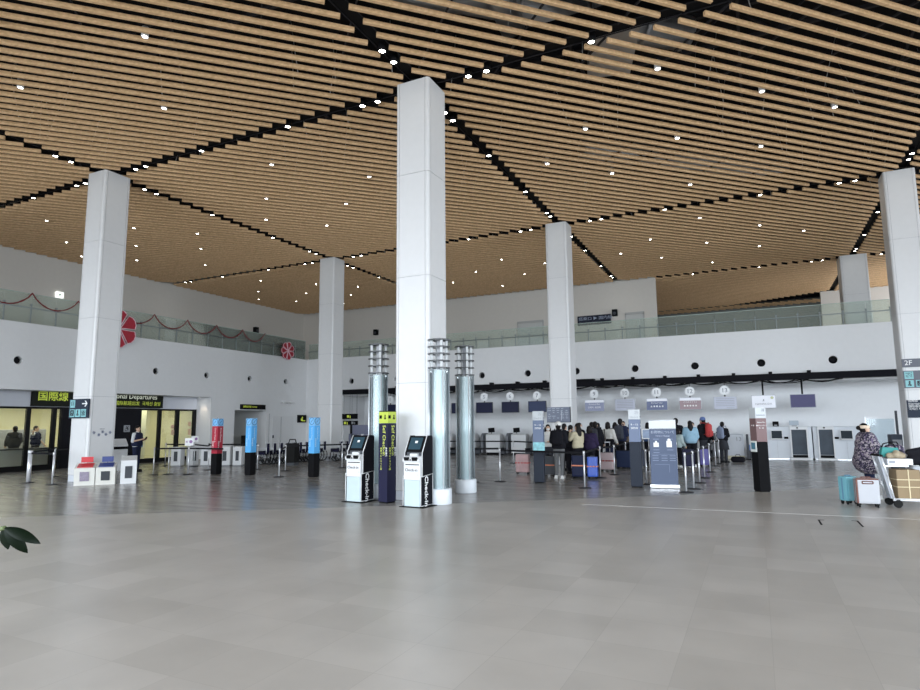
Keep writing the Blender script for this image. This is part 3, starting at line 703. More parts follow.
for x, mt_, lb, nm in ((0.31, WSC, 'white lit airline screen with grey lettering on a long stem', 'a'), (1.77, VIOL, 'plain violet blue screen on a long stem above the bag drop', 'b')):
    t = thing('airline_screen', lb, 'screen', (x, 28.93, 2.47), 0, 'screens above the desks')
    mb = MB(); mb.box((0, 0.02, 0), (0.93, 0.08, 0.56), bev=0.008); mb.build('bezel', mat('bezel_grey', (0.45, 0.47, 0.52), 0.4), t)
    mb = MB(); mb.box((0, -0.023, 0), (0.89, 0.01, 0.52)); mb.build('display', mt_, t)
    mb = MB(); mb.tube((0, 0.02, 0.28), (0, 0.02, 0.895), 0.035, n=8); mb.build('stem', BLACK, t)
    if nm == 'a':
        text('lettering', 'NANNUZA', 0.11, GLET, t, (0, -0.031, -0.10), align='CENTER', sx=1.15)
        mb = MB(); mb.prism([(-0.04, 0.0), (0.0, 0.10), (0.03, 0.12), (0.02, 0.05), (0.05, 0.01), (0.0, 0.03)], 1, -0.032, -0.029); mb.build('emblem', GLET, t)
        mb = MB(); mb.tube((0.33, -0.028, 0.16), (0.33, -0.034, 0.16), 0.06, n=20); mb.build('round_badge', mat('badge_olive', (0.55, 0.58, 0.35), 0.5), t)
# ================================================================= COLUMN SIGNS
def pictogram(t, pts_fn, n):
    pass
TEAL = mat('pictogram_teal', (0.24, 0.52, 0.55), 0.5)
SIGNB = mat('sign_blue_black', (0.03, 0.04, 0.06), 0.45)
t = thing('direction_sign', 'black direction sign with teal pictograms and white arrow on the left column', 'sign', (-19.06, 12.05, 2.25))
mb = MB(); mb.box((0, -0.03, 0), (0.95, 0.05, 0.60)); mb.build('board', SIGNB, t)
def tile(t, x, z, s, glyph, y=-0.058):
    mb = MB(); mb.box((x, y, z), (s, 0.006, s), bev=0.0); mb.build('pictogram', TEAL, t)
    text('symbol', glyph, s*0.72, DLET, t, (x, y-0.005, z), align='CENTER')
tile(t, -0.30, 0.15, 0.24, '▤'); tile(t, -0.30, -0.14, 0.24, '♿'); tile(t, -0.02, -0.14, 0.24, '♟'); tile(t, 0.26, -0.14, 0.24, '☎')
text('arrow', '➔', 0.30, WLET, t, (0.30, -0.058, 0.15), align='CENTER')
t = thing('floor_sign', 'grey 2F sign at the top of the signs on the right column', 'sign', (4.79, 24.04, 3.50), 0, 'signs on the right column')
mb = MB(); mb.box((0.0, -0.02, 0), (0.84, 0.04, 0.27)); mb.build('board', mat('sign_slate', (0.09, 0.10, 0.13), 0.45), t)
text('lettering', '2F', 0.22, WLET, t, (-0.36, -0.044, 0))
t = thing('direction_sign', 'slate sign with three teal pictograms below 2F on the right column', 'sign', (4.79, 24.04, 2.97), 0, 'signs on the right column')
mb = MB(); mb.box((0.0, -0.02, 0), (0.84, 0.04, 0.56)); mb.build('board', mat('sign_slate', (0.09, 0.10, 0.13), 0.45), t)
tile(t, -0.27, 0.13, 0.24, '✈', -0.045); tile(t, -0.27, -0.14, 0.22, '♟', -0.045); tile(t, 0.01, -0.14, 0.22, '♿', -0.045)
t = thing('notice_board', 'dark board with lines of small white text on the right column', 'sign', (4.79, 24.04, 2.02), 0, 'signs on the right column')
mb = MB(); mb.box((0.0, -0.02, 0), (0.80, 0.04, 0.56)); mb.build('board', SIGNB, t)
text('lettering', '国際線\nInternational Check-in\n国际值机\n국제선 체크인', 0.085, WLET, t, (-0.36, -0.043, 0.12))
t = thing('notice_board', 'grey blue floor guide board on the column behind the queue', 'sign', (-7.19, 24.045, 1.99))
mb = MB(); mb.box((0, -0.04, 0), (0.98, 0.07, 0.60)); mb.build('board', mat('board_grey_blue', (0.16, 0.185, 0.25), 0.5), t)
mb = MB(); mb.box((0.485, -0.045, 0), (0.015, 0.08, 0.62)); mb.box((0, -0.045, -0.305), (0.98, 0.08, 0.015)); mb.build('frame', DARKST, t)
mb = MB(); random.seed(5)
for r in range(6):
    for c in range(5):
        if random.random() < .8: mb.box((-0.38+c*0.18, -0.077, 0.24-r*0.075), (random.uniform(.05, .15), 0.004, 0.018))
mb.box((0.12, -0.077, -0.03), (0.02, 0.004, 0.4)); mb.build('text_line', mat('pale_lines', (0.5, 0.54, 0.62), 0.5), t)
t = thing('column_logo', 'small row of grey star shaped marks on the left column above the boxes', 'logo', (-18.602, 12.50, 1.47))
mb = MB()
for k, (y, z) in enumerate(((-0.26, 0.03), (-0.10, -0.04), (0.02, 0.05), (0.13, -0.03), (0.27, 0.03))):
    for q in range(3): 
        a = q*PI/3; mb.box((0.006, y, z), (0.005, 0.10, 0.022), M=Matrix.Rotation(a, 3, 'X'))
mb.build('star_mark', mat('logo_grey', (0.25, 0.28, 0.38), 0.5), t)
text('lettering', 'NEW CHITOSE'.replace('NEW CHITOSE', 'SUPPORT'), 0.04, GLET, t, (0.005, 0, 0.14), EAST['xd'], EAST['yd'], align='CENTER')

# ================================================================= DONATION BOXES at the left column
def slot_box(name, label, loc, rz, w_, d_, h, body, lid=None, window=None, lean=0.12):
    t = thing(name, label, 'collection box', loc, rz, 'boxes at the foot of the left column')
    mb = MB(); mb.prism([(-d_/2, 0), (d_/2, 0), (d_/2, h), (-d_/2-lean, h-0.12)], 0, -w_/2, w_/2); mb.build('box_body', body, t)
    if lid:
        mb = MB(); mb.prism([(-d_/2-lean+0.06, h-0.105), (d_/2-0.1, h-0.015), (d_/2-0.1, h+0.0), (-d_/2-lean+0.06, h-0.085)], 0, -w_*0.38, w_*0.38); mb.build('lid_plate', lid, t)
        mb = MB(); mb.box((0, d_/2-0.04, h+0.10), (w_*0.6, 0.015, 0.16)); mb.tube((0, d_/2-0.04, h-0.02), (0, d_/2-0.04, h+0.05), 0.008, n=6); mb.build('sign_card', lid, t)
    mb = MB(); mb.box((0, -d_/2-lean*0.52-0.008, h*0.42), (w_*0.45, 0.014, h*0.44), M=Matrix.Rotation(math.atan2(lean, h-0.12), 3, 'X')); mb.build('window', window or DGREY, t)
    return t
CARDM = mat('window_mixed_print', (0.32, 0.28, 0.36), 0.4, var=0.6, scale=30)
slot_box('donation_box', 'cream slotted collection box with a red top', (-17.80, 11.55, 0), math.radians(50), 0.52, 0.40, 0.62, CREAM, mat('red_top', (0.55, 0.03, 0.04), 0.4), CARDM)
slot_box('donation_box', 'cream slotted collection box with a dark blue top', (-17.46, 11.955, 0), math.radians(50), 0.50, 0.40, 0.62, CREAM, mat('blue_top', (0.03, 0.05, 0.20), 0.4), DGREY)
slot_box('waste_box', 'white upright box with a dark window right of the two coloured-top boxes', (-17.12, 12.42, 0), math.radians(54), 0.42, 0.45, 0.80, PLASTW, None, DGREY, 0.0)

# ================================================================= STANCHIONS
POSTM = mat('stanchion_silver', (0.74, 0.75, 0.78), 0.28, 0.45)
BELT = mat('black_belt', (0.012, 0.012, 0.014), 0.6)
def stanchion(label, x, y, h=0.95, to=(), r=0.019, group='queue barrier posts', topm=None, card=False):
    t = thing('stanchion', label, 'barrier post', (x, y, 0), 0, group)
    mb = MB(); mb.lathe([(0, 0.0), (0.17, 0.0), (0.17, 0.012), (0.05, 0.03), (0, 0.03)], n=20); mb.build('base', DARKST, t)
    mb = MB(); mb.tube((0, 0, 0.02), (0, 0, h-0.09), r, n=12); mb.build('pole', POSTM, t)
    mb = MB(); mb.tube((0, 0, h-0.10), (0, 0, h), r+0.008, n=12); mb.build('belt_head', topm or POSTM, t)
    for tx, ty in to:
        d = Vector((tx-x, ty-y, 0)); L = d.length; u = d.normalized()
        mb = MB(); c = d/2; mb.box((c.x, c.y, h-0.05), (L-2*(r+0.012), 0.006, 0.055), rz=math.atan2(d.y, d.x)); mb.build('belt', BELT, t)
    if card:
        mb = MB(); mb.box((0, 0, h+0.17), (0.30, 0.015, 0.26), rz=0.5); mb.tube((0, 0, h-0.01), (0, 0, h+0.05), 0.01, n=6); c = mb.build('sign_card', PLASTW, t)
        text('symbol', '✗●', 0.15, mat('card_mark', (0.25, 0.12, 0.30), 0.5), t, (-0.0, -0.02, h+0.17), (math.cos(.5), math.sin(.5), 0), (0, 0, 1), align='CENTER')
    return t
# right hand lane rows
rowA = [(-1.63, 15.85), (-1.53, 16.69), (-1.52, 18.3), (-1.51, 19.9), (-1.5, 22.2), (-1.49, 25.1), (-1.42, 26.4)]
la = ['nearest of the silver post row right of the blue banner', 'second in the row right of the blue banner', 'third in the row right of the blue banner', 'fourth in the row right of the blue banner', 'fifth post from the front, beside the man in the blue cap', 'sixth post from the front in the row right of the banner', 'farthest post of the row, beside the person with the grey backpack']
for k, (x, y) in enumerate(rowA):
    nx = rowA[k+1] if k < 6 else None
    stanchion('slim silver barrier post, '+la[k], x, y, to=[nx] if nx else ())
rowB = [(-2.80, 17.4), (-2.75, 19.3), (-2.6, 22.8)]
lb_ = ['silver barrier post just right of the blue grey pylon with cards', 'silver barrier post partly hidden between pylon and banner', 'silver barrier post right behind the top of the blue banner']
for k, (x, y) in enumerate(rowB): stanchion(lb_[k], x, y, to=[rowB[k+1]] if k < 2 else ())
rowC = [(-4.12, 15.9), (-4.40, 18.9), (-4.22, 20.1), (-4.40, 23.0), (-4.12, 25.2)]
lc = ['nearest silver barrier post in front of the queue beside the blue suitcase', 'silver barrier post in front of the pink grey suitcase', 'silver barrier post in front of the person with the large dark backpack', 'silver barrier post by the person in the tan jacket', 'far silver barrier post left of the second pylon']
for k, (x, y) in enumerate(rowC): stanchion(lc[k], x, y, to=[rowC[k+1]] if k < 4 else ())
stanchion('silver barrier post left of the first blue grey pylon', -6.81, 16.7, to=[(-4.12, 15.9)])
stanchion('silver barrier post beside the right glass tower', -7.5, 16.35, to=[(-6.81, 16.7)], h=1.0)
stanchion('far silver barrier post in front of desk 6', -9.25, 24.2, to=[(-8.1, 23.4)])
stanchion('far silver barrier post in front of desk 4', -12.4, 23.8, to=[(-9.25, 24.2)])
# left hand area
stanchion('thick silver barrier post in front of the inspection room glass', -20.12, 11.28, 0.98, to=[(-21.6, 12.9)], r=0.06, group='barrier posts on the left')
stanchion('silver barrier post left of the white column', -18.80, 11.2, 0.95, to=[(-20.12, 11.28)], group='barrier posts on the left')
stanchion('silver barrier post farther left of the white column', -21.6, 12.9, 0.95, to=[(-22.9, 14.6)], group='barrier posts on the left')
stanchion('silver barrier post right of the uniformed man', -18.95, 14.68, 0.95, to=[(-17.92, 15.25)], group='barrier posts on the left')
stanchion('second silver barrier post right of the uniformed man, its twin', -18.66, 15.05, 0.95, group='barrier posts on the left')
stanchion('silver barrier post with small sign card, the nearer one', -17.92, 15.25, 0.95, to=[(-16.2, 15.2)], card=True, group='barrier posts on the left')
stanchion('silver barrier post with small sign card, the farther one', -20.95, 18.1, 0.95, to=[(-18.91, 17.01)], card=True, group='barrier posts on the left')
stanchion('far thin silver barrier post in front of the yellow-lit glass', -22.52, 17.99, 0.95, to=[(-20.95, 18.1)], group='barrier posts on the left')
stanchion('dark tall barrier post left of the red pylon', -18.91, 17.01, 1.0, to=[(-17.3, 17.9)], topm=BLACK, group='barrier posts on the left')
stanchion('silver barrier post between the red and the first blue pylon', -17.3, 17.9, 0.95, group='barrier posts on the left')
stanchion('silver barrier post in front of the parked trolleys', -14.15, 15.62, 0.92, to=[(-15.7, 17.65)], group='barrier posts on the left')
stanchion('second silver barrier post beside the parked trolleys', -15.7, 17.65, 0.95, to=[(-14.6, 19.6)], group='barrier posts on the left')
stanchion('silver barrier post right of the second blue pylon', -14.6, 19.6, 0.95, to=[(-12.6, 19.6)], group='barrier posts on the left')
stanchion('silver barrier post behind the left check-in machine', -12.6, 19.6, 0.95, group='barrier posts on the left')
for lb, x, y, h in (('tall thin dark pole left of the red pylon', -19.6, 18.0, 2.0), ('tall thin dark pole between the red and blue pylons', -20.9, 22.3, 2.2), ('tall thin dark pole beside the grey passage', -23.6, 26.1, 2.1)):
    t = thing('pole_barrier', lb, 'barrier pole', (x, y, 0), 0, 'thin dark poles on the left')
    mb = MB(); mb.tube((0, 0, 0.02), (0, 0, h), 0.018, 0.012, n=8); mb.build('pole', GREYP, t)
    mb = MB(); mb.lathe([(0, 0), (0.16, 0), (0.16, 0.02), (0, 0.02)], n=16); mb.build('base', GREYP, t)
stanchion('low silver post beside the tall pole by the passage', -23.3, 25.6, 0.95, group='barrier posts on the left')

# ================================================================= BINS, BOXES, LEFT FURNITURE
def bin_(label, x, y, rz, w_=0.5, d_=0.45, h=0.80):
    t = thing('waste_bin', label, 'bin', (x, y, 0), rz, 'white bins on the left')
    mb = MB(); mb.box((0, 0, h/2+0.02), (w_, d_, h-0.04), bev=0.02); mb.build('bin_body', PLASTW, t)
    mb = MB(); mb.box((0, -d_/2-0.003, h*0.52), (w_*0.36, 0.012, h*0.5)); mb.build('window', DGREY, t)
    mb = MB(); mb.box((0, 0, 0.012), (w_-.04, d_-.04, 0.024)); mb.build('foot', GREYP, t)
bin_('white bin with dark front panel, the leftmost by the glass partition', -21.85, 18.05, 0.5, w_=0.40)
bin_('white bin beside the leftmost one, its side turned forward', -21.45, 18.45, 1.2, w_=0.36)
bin_('white bin just left of the red pylon', -20.75, 18.61, 0.5, w_=0.42)
bin_('white bin just right of the red pylon', -20.05, 18.95, 0.5, w_=0.44)
bin_('white bin right end of the row near the blue pylon', -19.60, 19.2, 0.5, w_=0.36)
t = thing('reception_counter', 'low white counter with a sloped front behind the left column', 'counter', (-22.35, 15.15, 0), math.radians(75))
mb = MB(); mb.prism([(-0.25, 0), (0.25, 0), (0.25, 1.15), (0.0, 1.2), (-0.25, 0.98)], 0, -0.75, 0.75); mb.build('counter_body', PLASTW, t)
mb = MB(); mb.box((0, -0.27, 0.86), (1.5, 0.03, 0.10)); mb.build('belt_band', BLACK, t)
t = thing('screen_stand', 'blue sign with a tilted tablet on a slim stand left of the column', 'screen stand', (-21.35, 13.75, 0), 0.6)
mb = MB(); mb.box((0, 0.12, 1.0), (0.62, 0.05, 0.62)); mb.build('blue_board', mat('sign_bright_blue', (0.05, 0.25, 0.62), 0.4), t)
text('lettering', '保安検査場', 0.09, WLET, t, (-0.26, 0.09, 1.23))
mb = MB(); mb.box((-0.05, -0.02, 0.92), (0.42, 0.03, 0.30), M=Matrix.Rotation(-0.5, 3, 'X')); mb.build('tablet', SCREEN, t)
mb = MB(); mb.box((-0.05, -0.045, 0.925), (0.30, 0.01, 0.18), M=Matrix.Rotation(-0.5, 3, 'X')); mb.build('tablet_picture', mat('tablet_print', (0.35, 0.38, 0.45), 0.4, var=0.6, scale=20), t)
mb = MB()
for s in (-0.22, 0.22): mb.tube((s, 0.12, 0.02), (s, 0.12, 0.75), 0.02, n=8)
mb.box((0, 0.12, 0.015), (0.6, 0.3, 0.03)); mb.build('stand', POSTM, t)

# grey screening cabinets right of the thin column
t = thing('body_scanner_gate', 'grey cabinet with hanging tinted panel right of the thin far column', 'cabinet', (-16.0, 23.1, 0))
mb = MB(); mb.box((-0.62, 0, 0.62), (0.12, 0.5, 1.24)); mb.box((-0.28, 0.0, 0.60), (0.36, 0.5, 1.20), bev=0.02); mb.box((0.28, 0.0, 0.60), (0.36, 0.5, 1.20), bev=0.02); mb.build('cabinet_body', mat('cabinet_slate', (0.10, 0.11, 0.16), 0.3), t)
mb = MB(); mb.box((0.0, 0.0, 1.42), (1.05, 0.4, 0.42), bev=0.02); mb.build('top_unit', mat('cabinet_slate_top', (0.13, 0.14, 0.20), 0.3), t)
mb = MB(); mb.box((-0.62, 0, 1.45), (0.12, 0.3, 0.42)); mb.build('side_panel', BLACK, t)
mb = MB(); mb.box((0.05, -0.21, 0.98), (0.16, 0.02, 0.5)); mb.build('light_strip', POSTM, t)

# ================================================================= INFORMATION PYLONS
def pylon(label, loc, rz, bands, w_=0.25, group='square information pylons', texts=None):
    t = thing('information_pylon', label, 'pylon', (loc[0], loc[1], 0), rz, group)
    mb = MB(); mb.box((0, 0, 0.015), (w_-0.03, w_-0.03, 0.03)); mb.build('foot', BLACK, t)
    for nm, z0, z1, mt_ in bands:
        mb = MB(); mb.box((0, 0, (z0+z1)/2), (w_, w_, z1-z0-0.004), bev=0.004); mb.build(nm, mt_, t)
    h = w_/2+0.002
    faces = [((0, -h), (1, 0, 0)), ((h, 0), (0, 1, 0))]
    if texts:
        for (ox, oy), xd in faces:
            for s, sz, z, mt_, vert, off in texts:
                px, py = ox+xd[0]*off, oy+xd[1]*off
                if vert: text('lettering', s, sz, mt_, t, (px, py, z), (0, 0, -1), xd, align='LEFT')
                else: text('lettering', s, sz, mt_, t, (px, py, z), xd, (0, 0, 1), align='CENTER')
    return t
def face_rot(x, y, f=0.5):
    """turn so that the corner between front and right faces looks at the hall entrance"""
    return math.atan2(-x, -y)*-1 if False else 0
YELG = mat('pylon_yellow_green', (0.50, 0.60, 0.08), 0.45); NAVYP = mat('pylon_navy', (0.022, 0.022, 0.05), 0.3)
YLET = mat('pylon_yellow_letters', (0.62, 0.70, 0.12), 0.5)
az = lambda x, y: math.atan2(x, y)     # view azimuth (0 = along +Y, negative = left)
def rot_for(x, y, share=0.5):
    # front face normal at -Y, right face normal +X ; corner turned towards the entrance
    return -az(x, y)-PI/4+(0.5-share)*0.9
x, y = -7.37, 11.53
pylon('tall navy self check-in pylon with yellow-green top beside the central column', (x, y), rot_for(x, y), [('shaft', 0.03, 1.72, NAVYP), ('header', 1.72, 1.97, YELG), ('cap', 1.97, 1.99, BLACK)], 0.27, texts=[('Self Check-in', 0.125, 1.68, YLET, True, 0.03), ('自動チェックイン機', 0.055, 1.20, YLET, True, -0.06), ('自助值机', 0.05, 1.20, WLET, True, 0.10), ('■ ♟', 0.10, 1.85, BLACK, False, 0)])
RED = mat('pylon_red', (0.42, 0.02, 0.045), 0.45); SKY = mat('pylon_sky_blue', (0.10, 0.42, 0.82), 0.45); SKYT = mat('pylon_pale_blue', (0.22, 0.52, 0.85), 0.45)
DBL = mat('dark_blue_letters', (0.03, 0.10, 0.25), 0.5)
x, y = -16.97, 15.61
pylon('red information pylon with a blue top and black foot', (x, y), rot_for(x, y), [('shaft', 0.03, 0.72, BLACK), ('panel', 0.72, 1.66, RED), ('header', 1.66, 1.92, SKYT)], 0.255, texts=[('Group Check-in', 0.075, 1.6, WLET, True, 0.02), ('団体受付', 0.06, 1.15, WLET, True, -0.07), ('⊘', 0.17, 1.79, DBL, False, 0)])
for (x, y), lb in (((-15.66, 15.87), 'sky blue information pylon on a black foot, in front of the grey passage'), ((-13.06, 16.02), 'sky blue information pylon on a black foot, in front of the parked trolleys')):
    pylon(lb, (x, y), rot_for(x, y), [('shaft', 0.03, 0.76, BLACK), ('panel', 0.76, 1.66, SKY), ('header', 1.66, 1.92, SKYT)], 0.255, texts=[('Security Check', 0.065, 1.6, mat('pale_letters', (0.55, 0.75, 0.9), 0.5), True, 0.02), ('保安検査場', 0.055, 1.25, mat('pale_letters', (0.55, 0.75, 0.9), 0.5), True, -0.07), ('⊘', 0.17, 1.79, DBL, False, 0)])
PB = mat('pylon_grey_blue', (0.12, 0.16, 0.26), 0.45); PDB = mat('pylon_slate', (0.025, 0.031, 0.045), 0.4); PWH = mat('pylon_white_header', (0.55, 0.58, 0.60), 0.45)
def blue_pylon(label, x, y, rz, zmid, card):
    t = pylon(label, (x, y), rz, [('shaft', 0.03, zmid, PDB), ('panel', zmid, 1.76, PB), ('header', 1.76, 2.02, PWH)], 0.29, texts=[('✈', 0.09, 1.93, GLET, False, 0.06), ('Check-in', 0.06, 1.82, GLET, False, 0), ('9 ~ 13', 0.07, 1.62, WLET, False, 0), ('国際線', 0.06, 1.53, WLET, False, 0)])
    if card:
        mb = MB(); mb.box((0.02, -0.16, zmid+0.09), (0.33, 0.015, 0.24)); c = mb.build('leaflet_card', mat('leaflet_teal', (0.25, 0.55, 0.60), 0.5, var=0.5, scale=14), t)
blue_pylon('grey blue pylon with white top and teal card at the left end of the queue', -5.66, 16.86, 0.18, 0.93, True)
blue_pylon('grey blue pylon with white top beside the blue banner', -2.92, 16.65, 0.10, 1.17, False)
RB = mat('pylon_rose_brown', (0.18, 0.105, 0.105), 0.45)
x, y = 0.02, 16.72
t = pylon('rose brown pylon with white top and picture card on its left face', (x, y), 0, [('shaft', 0.03, 1.19, BLACK), ('panel', 1.19, 1.76, RB), ('header', 1.76, 2.02, PWH)], 0.27, texts=[('✈', 0.08, 1.95, GLET, False, 0.06), ('NANNUZA', 0.045, 1.83, GLET, False, 0), ('Business Class', 0.035, 1.66, WLET, False, 0), ('首席チェックイン', 0.035, 1.58, WLET, False, 0), ('9 - 13', 0.05, 1.52, WLET, False, 0)])
t.rotation_euler.z = math.radians(32)
# mirrored lettering and the card on the left face
text('lettering', '9 - 13', 0.05, WLET, t, (-0.139, 0.0, 1.58), (0, -1, 0), (0, 0, 1), align='CENTER')
mb = MB(); mb.box((-0.15, 0.0, 1.08), (0.015, 0.24, 0.26)); mb.build('picture_card', mat('card_white', (0.75, 0.76, 0.72), 0.5), t)
mb = MB(); mb.box((-0.16, 0.0, 1.09), (0.006, 0.16, 0.16)); mb.build('card_picture', mat('card_green_blue', (0.06, 0.18, 0.25), 0.5, var=0.7, scale=18), t)

# roll-up banner
t = thing('rollup_banner', 'wide blue grey roll-up banner with white top standing before the queue', 'banner', (-2.22, 16.62, 0), math.radians(8))
BW = 0.66
mb = MB(); mb.box((0, 0, 0.05), (BW+0.06, 0.22, 0.09), bev=0.02); mb.build('base_cassette', POSTM, t)
def strip(z0, z1, y0=0.0):
    mb = MB(); mb.box((0, y0, (z0+z1)/2), (BW, 0.012, z1-z0)); return mb
strip(0.095, 1.52).build('print_panel', mat('banner_blue_grey', (0.065, 0.092, 0.165), 0.5), t)
mb = strip(1.50, 1.72, -0.0); mb.build('header_panel', mat('banner_white', (0.70, 0.73, 0.75), 0.5), t)
mb = MB(); mb.tube((-BW/2, 0, 1.73), (BW/2, 0, 1.73), 0.014, n=8); mb.tube((0, 0.06, 0.05), (0, 0.03, 1.72), 0.012, n=6); mb.build('support_pole', POSTM, t)
bl = mat('banner_pale_print', (0.45, 0.50, 0.60), 0.5)
text('lettering', 'お荷物について', 0.085, bl, t, (0, -0.009, 1.42), align='CENTER'); text('lettering', 'Carry-on Baggage', 0.05, bl, t, (0, -0.009, 1.33), align='CENTER')
mb = MB(); mb.box((-0.17, -0.009, 1.10), (0.13, 0.006, 0.11), bev=0); mb.box((0.15, -0.009, 1.12), (0.13, 0.006, 0.16)); mb.tube((-0.17, -0.006, 1.17), (-0.17, -0.012, 1.17), 0.03, n=12); mb.tube((0.15, -0.006, 1.22), (0.15, -0.012, 1.22), 0.04, n=12); mb.build('pictogram', WLET, t)
mb = MB()
for z, xs_ in ((1.245, (-0.17, 0.17)), (0.97, (-0.17, 0.17)), (0.90, (-0.17,)), (0.82, (-0.2, 0.02, 0.22)), (0.76, (-0.2, 0.02, 0.22)), (0.70, (-0.2, 0.02, 0.22))):
    for x in xs_: mb.box((x, -0.008, z), (0.15, 0.004, 0.014))
mb.box((0, -0.008, 0.86), (0.56, 0.004, 0.006)); mb.box((-0.05, -0.008, 0.60), (0.36, 0.004, 0.006)); mb.box((0.13, -0.008, 0.50), (0.006, 0.004, 0.2)); mb.build('text_line', mat('banner_faint_print', (0.22, 0.27, 0.38), 0.5), t)
# floor stand notice frame left of the banner
t = thing('notice_stand', 'small framed notice on a slim pole between the pylon and the banner', 'notice stand', (-3.35, 21.6, 0), 0.1)
mb = MB(); mb.lathe([(0, 0), (0.15, 0), (0.15, 0.02), (0, 0.03)], n=18); mb.build('base', GREYP, t)
mb = MB(); mb.tube((0, 0, 0.02), (0, 0, 1.1), 0.014, n=8); mb.build('pole', POSTM, t)
mb = MB(); mb.box((0, 0, 1.27), (0.42, 0.03, 0.34)); mb.build('frame', PLASTW, t)
mb = MB(); mb.box((0, -0.018, 1.27), (0.36, 0.006, 0.28)); mb.build('notice', mat('notice_blue', (0.25, 0.32, 0.45), 0.5, var=0.4, scale=12), t)

# ================================================================= CHECK-IN MACHINES
def kiosk(label, x, y, rz):
    t = thing('checkin_machine', label, 'check-in machine', (x, y, 0), rz, 'self check-in machines')
    W, D = 0.385, 0.42
    mb = MB(); mb.box((0.0, 0.04, 0.006), (0.60, 0.58, 0.012), bev=0.003); mb.build('floor_plate', BLACK, t)
    mb = MB(); mb.box((0, 0, 0.285), (W, D, 0.53), bev=0.006); mb.build('lower_door', mat('kiosk_pale_blue_grey', (0.50, 0.60, 0.62), 0.3, var=0.1, scale=3), t)
    mb = MB(); mb.box((0, -0.004, 0.735), (W+0.01, D+0.008, 0.36), bev=0.006); mb.prism([(-0.25, 0.915), (0.21, 0.915), (0.21, 1.02), (-0.02, 1.06), (-0.22, 1.03), (-0.275, 0.97)], 0, -W/2-0.01, W/2+0.01); mb.build('front_console', PLASTW, t)
    mb = MB(); mb.box((-0.10, -0.268, 0.985), (0.12, 0.03, 0.075), bev=0.01, M=Matrix.Rotation(0.25, 3, 'X')); mb.box((0.10, -0.268, 0.985), (0.13, 0.03, 0.075), bev=0.01, M=Matrix.Rotation(0.25, 3, 'X')); mb.ball((0.0, -0.285, 0.965), 0.017, 8); mb.build('reader', BLACK, t)
    mb = MB(); mb.box((0.01, -0.222, 0.865), (0.33, 0.01, 0.018)); mb.build('slot', BLACK, t)
    text('lettering', 'Check-in', 0.085, DLET, t, (-0.17, -0.220, 0.755)); 
    mb = MB(); mb.box((0.15, -0.217, 0.66), (0.03, 0.004, 0.006)); mb.build('lock', DGREY, t)
    # black flank with bent upper profile
    prof = [(-0.215, 0.03), (0.225, 0.03), (0.225, 1.42), (0.20, 1.455), (0.03, 1.455), (-0.16, 1.10), (-0.16, 0.62), (-0.215, 0.62)]
    for s in (1, -1):
        mb = MB(); mb.prism(prof, 0, s*(W/2+0.012), s*(W/2+0.035)); fl_ = mb.build('side_panel', SATIN, t)
        e = MB(); 
        for a, b in zip([(-0.215, 0.03), (-0.215, 0.62), (-0.16, 0.62), (-0.16, 1.10), (0.03, 1.455)][:-1], [(-0.215, 0.03), (-0.215, 0.62), (-0.16, 0.62), (-0.16, 1.10), (0.03, 1.455)][1:]):
            e.tube((s*(W/2+0.024), a[0], a[1]), (s*(W/2+0.024), b[0], b[1]), 0.011, n=6)
        for a, b in (((-0.215, 0.62), (0.225, 0.66)), ((0.225, 0.03), (0.225, 0.66)), ((-0.215, 0.035), (0.225, 0.035))): e.tube((s*(W/2+0.036), a[0], a[1]), (s*(W/2+0.036), b[0], b[1]), 0.006, n=6)
        e.build('white_edging', PLASTW, fl_)
    text('lettering', 'Check-in', 0.17, WLET, t, (W/2+0.037, -0.02, 0.63), (0, 0, -1), (0, 1, 0), bold=0.003)
    mb = MB(); mb.prism([(0.0, 0.95), (0.20, 0.95), (0.20, 1.44), (0.05, 1.44), (-0.13, 1.10), (-0.13, 1.02)], 0, -W/2+0.005, W/2-0.005); mb.build('monitor_housing', DGREY, t)
    d = Vector((0, 0.18, 0.34)).normalized(); n_ = Vector((0, -d.z, d.y))
    c = Vector((0.0, -0.04, 1.275))+n_*0.02; ang = math.atan2(0.18, 0.34)
    mb = MB(); mb.box(c, (0.375, 0.03, 0.36), bev=0.006, M=Matrix.Rotation(-ang, 3, 'X')); mb.build('screen_frame', BLACK, t)
    mb = MB(); mb.box(c+n_*0.018, (0.30, 0.006, 0.27), M=Matrix.Rotation(-ang, 3, 'X')); mb.build('display', mat('kiosk_display', (0.03, 0.06, 0.08), 0.12, emit=(0.06, 0.10, 0.12), estr=0.05, var=0.3, scale=4), t)
    mb = MB(); mb.box(c+n_*0.022+Vector((0.02, 0.005, 0.03)), (0.06, 0.003, 0.05), M=Matrix.Rotation(-ang, 3, 'X')); mb.build('display_icon', WLET, t)
    mb = MB(); mb.box((0.02, -0.12, 1.075), (0.19, 0.14, 0.05), bev=0.01, M=Matrix.Rotation(0.2, 3, 'X')); mb.build('printer_cover', PLASTW, t)
    return t
kiosk('white and black self check-in machine left of the navy pylon', -8.08, 11.50, -0.06)
kiosk('white and black self check-in machine in front of the central column', -6.60, 11.60, 0.04) if False else kiosk('white and black self check-in machine in front of the central column', -6.46, 11.28, -0.06)

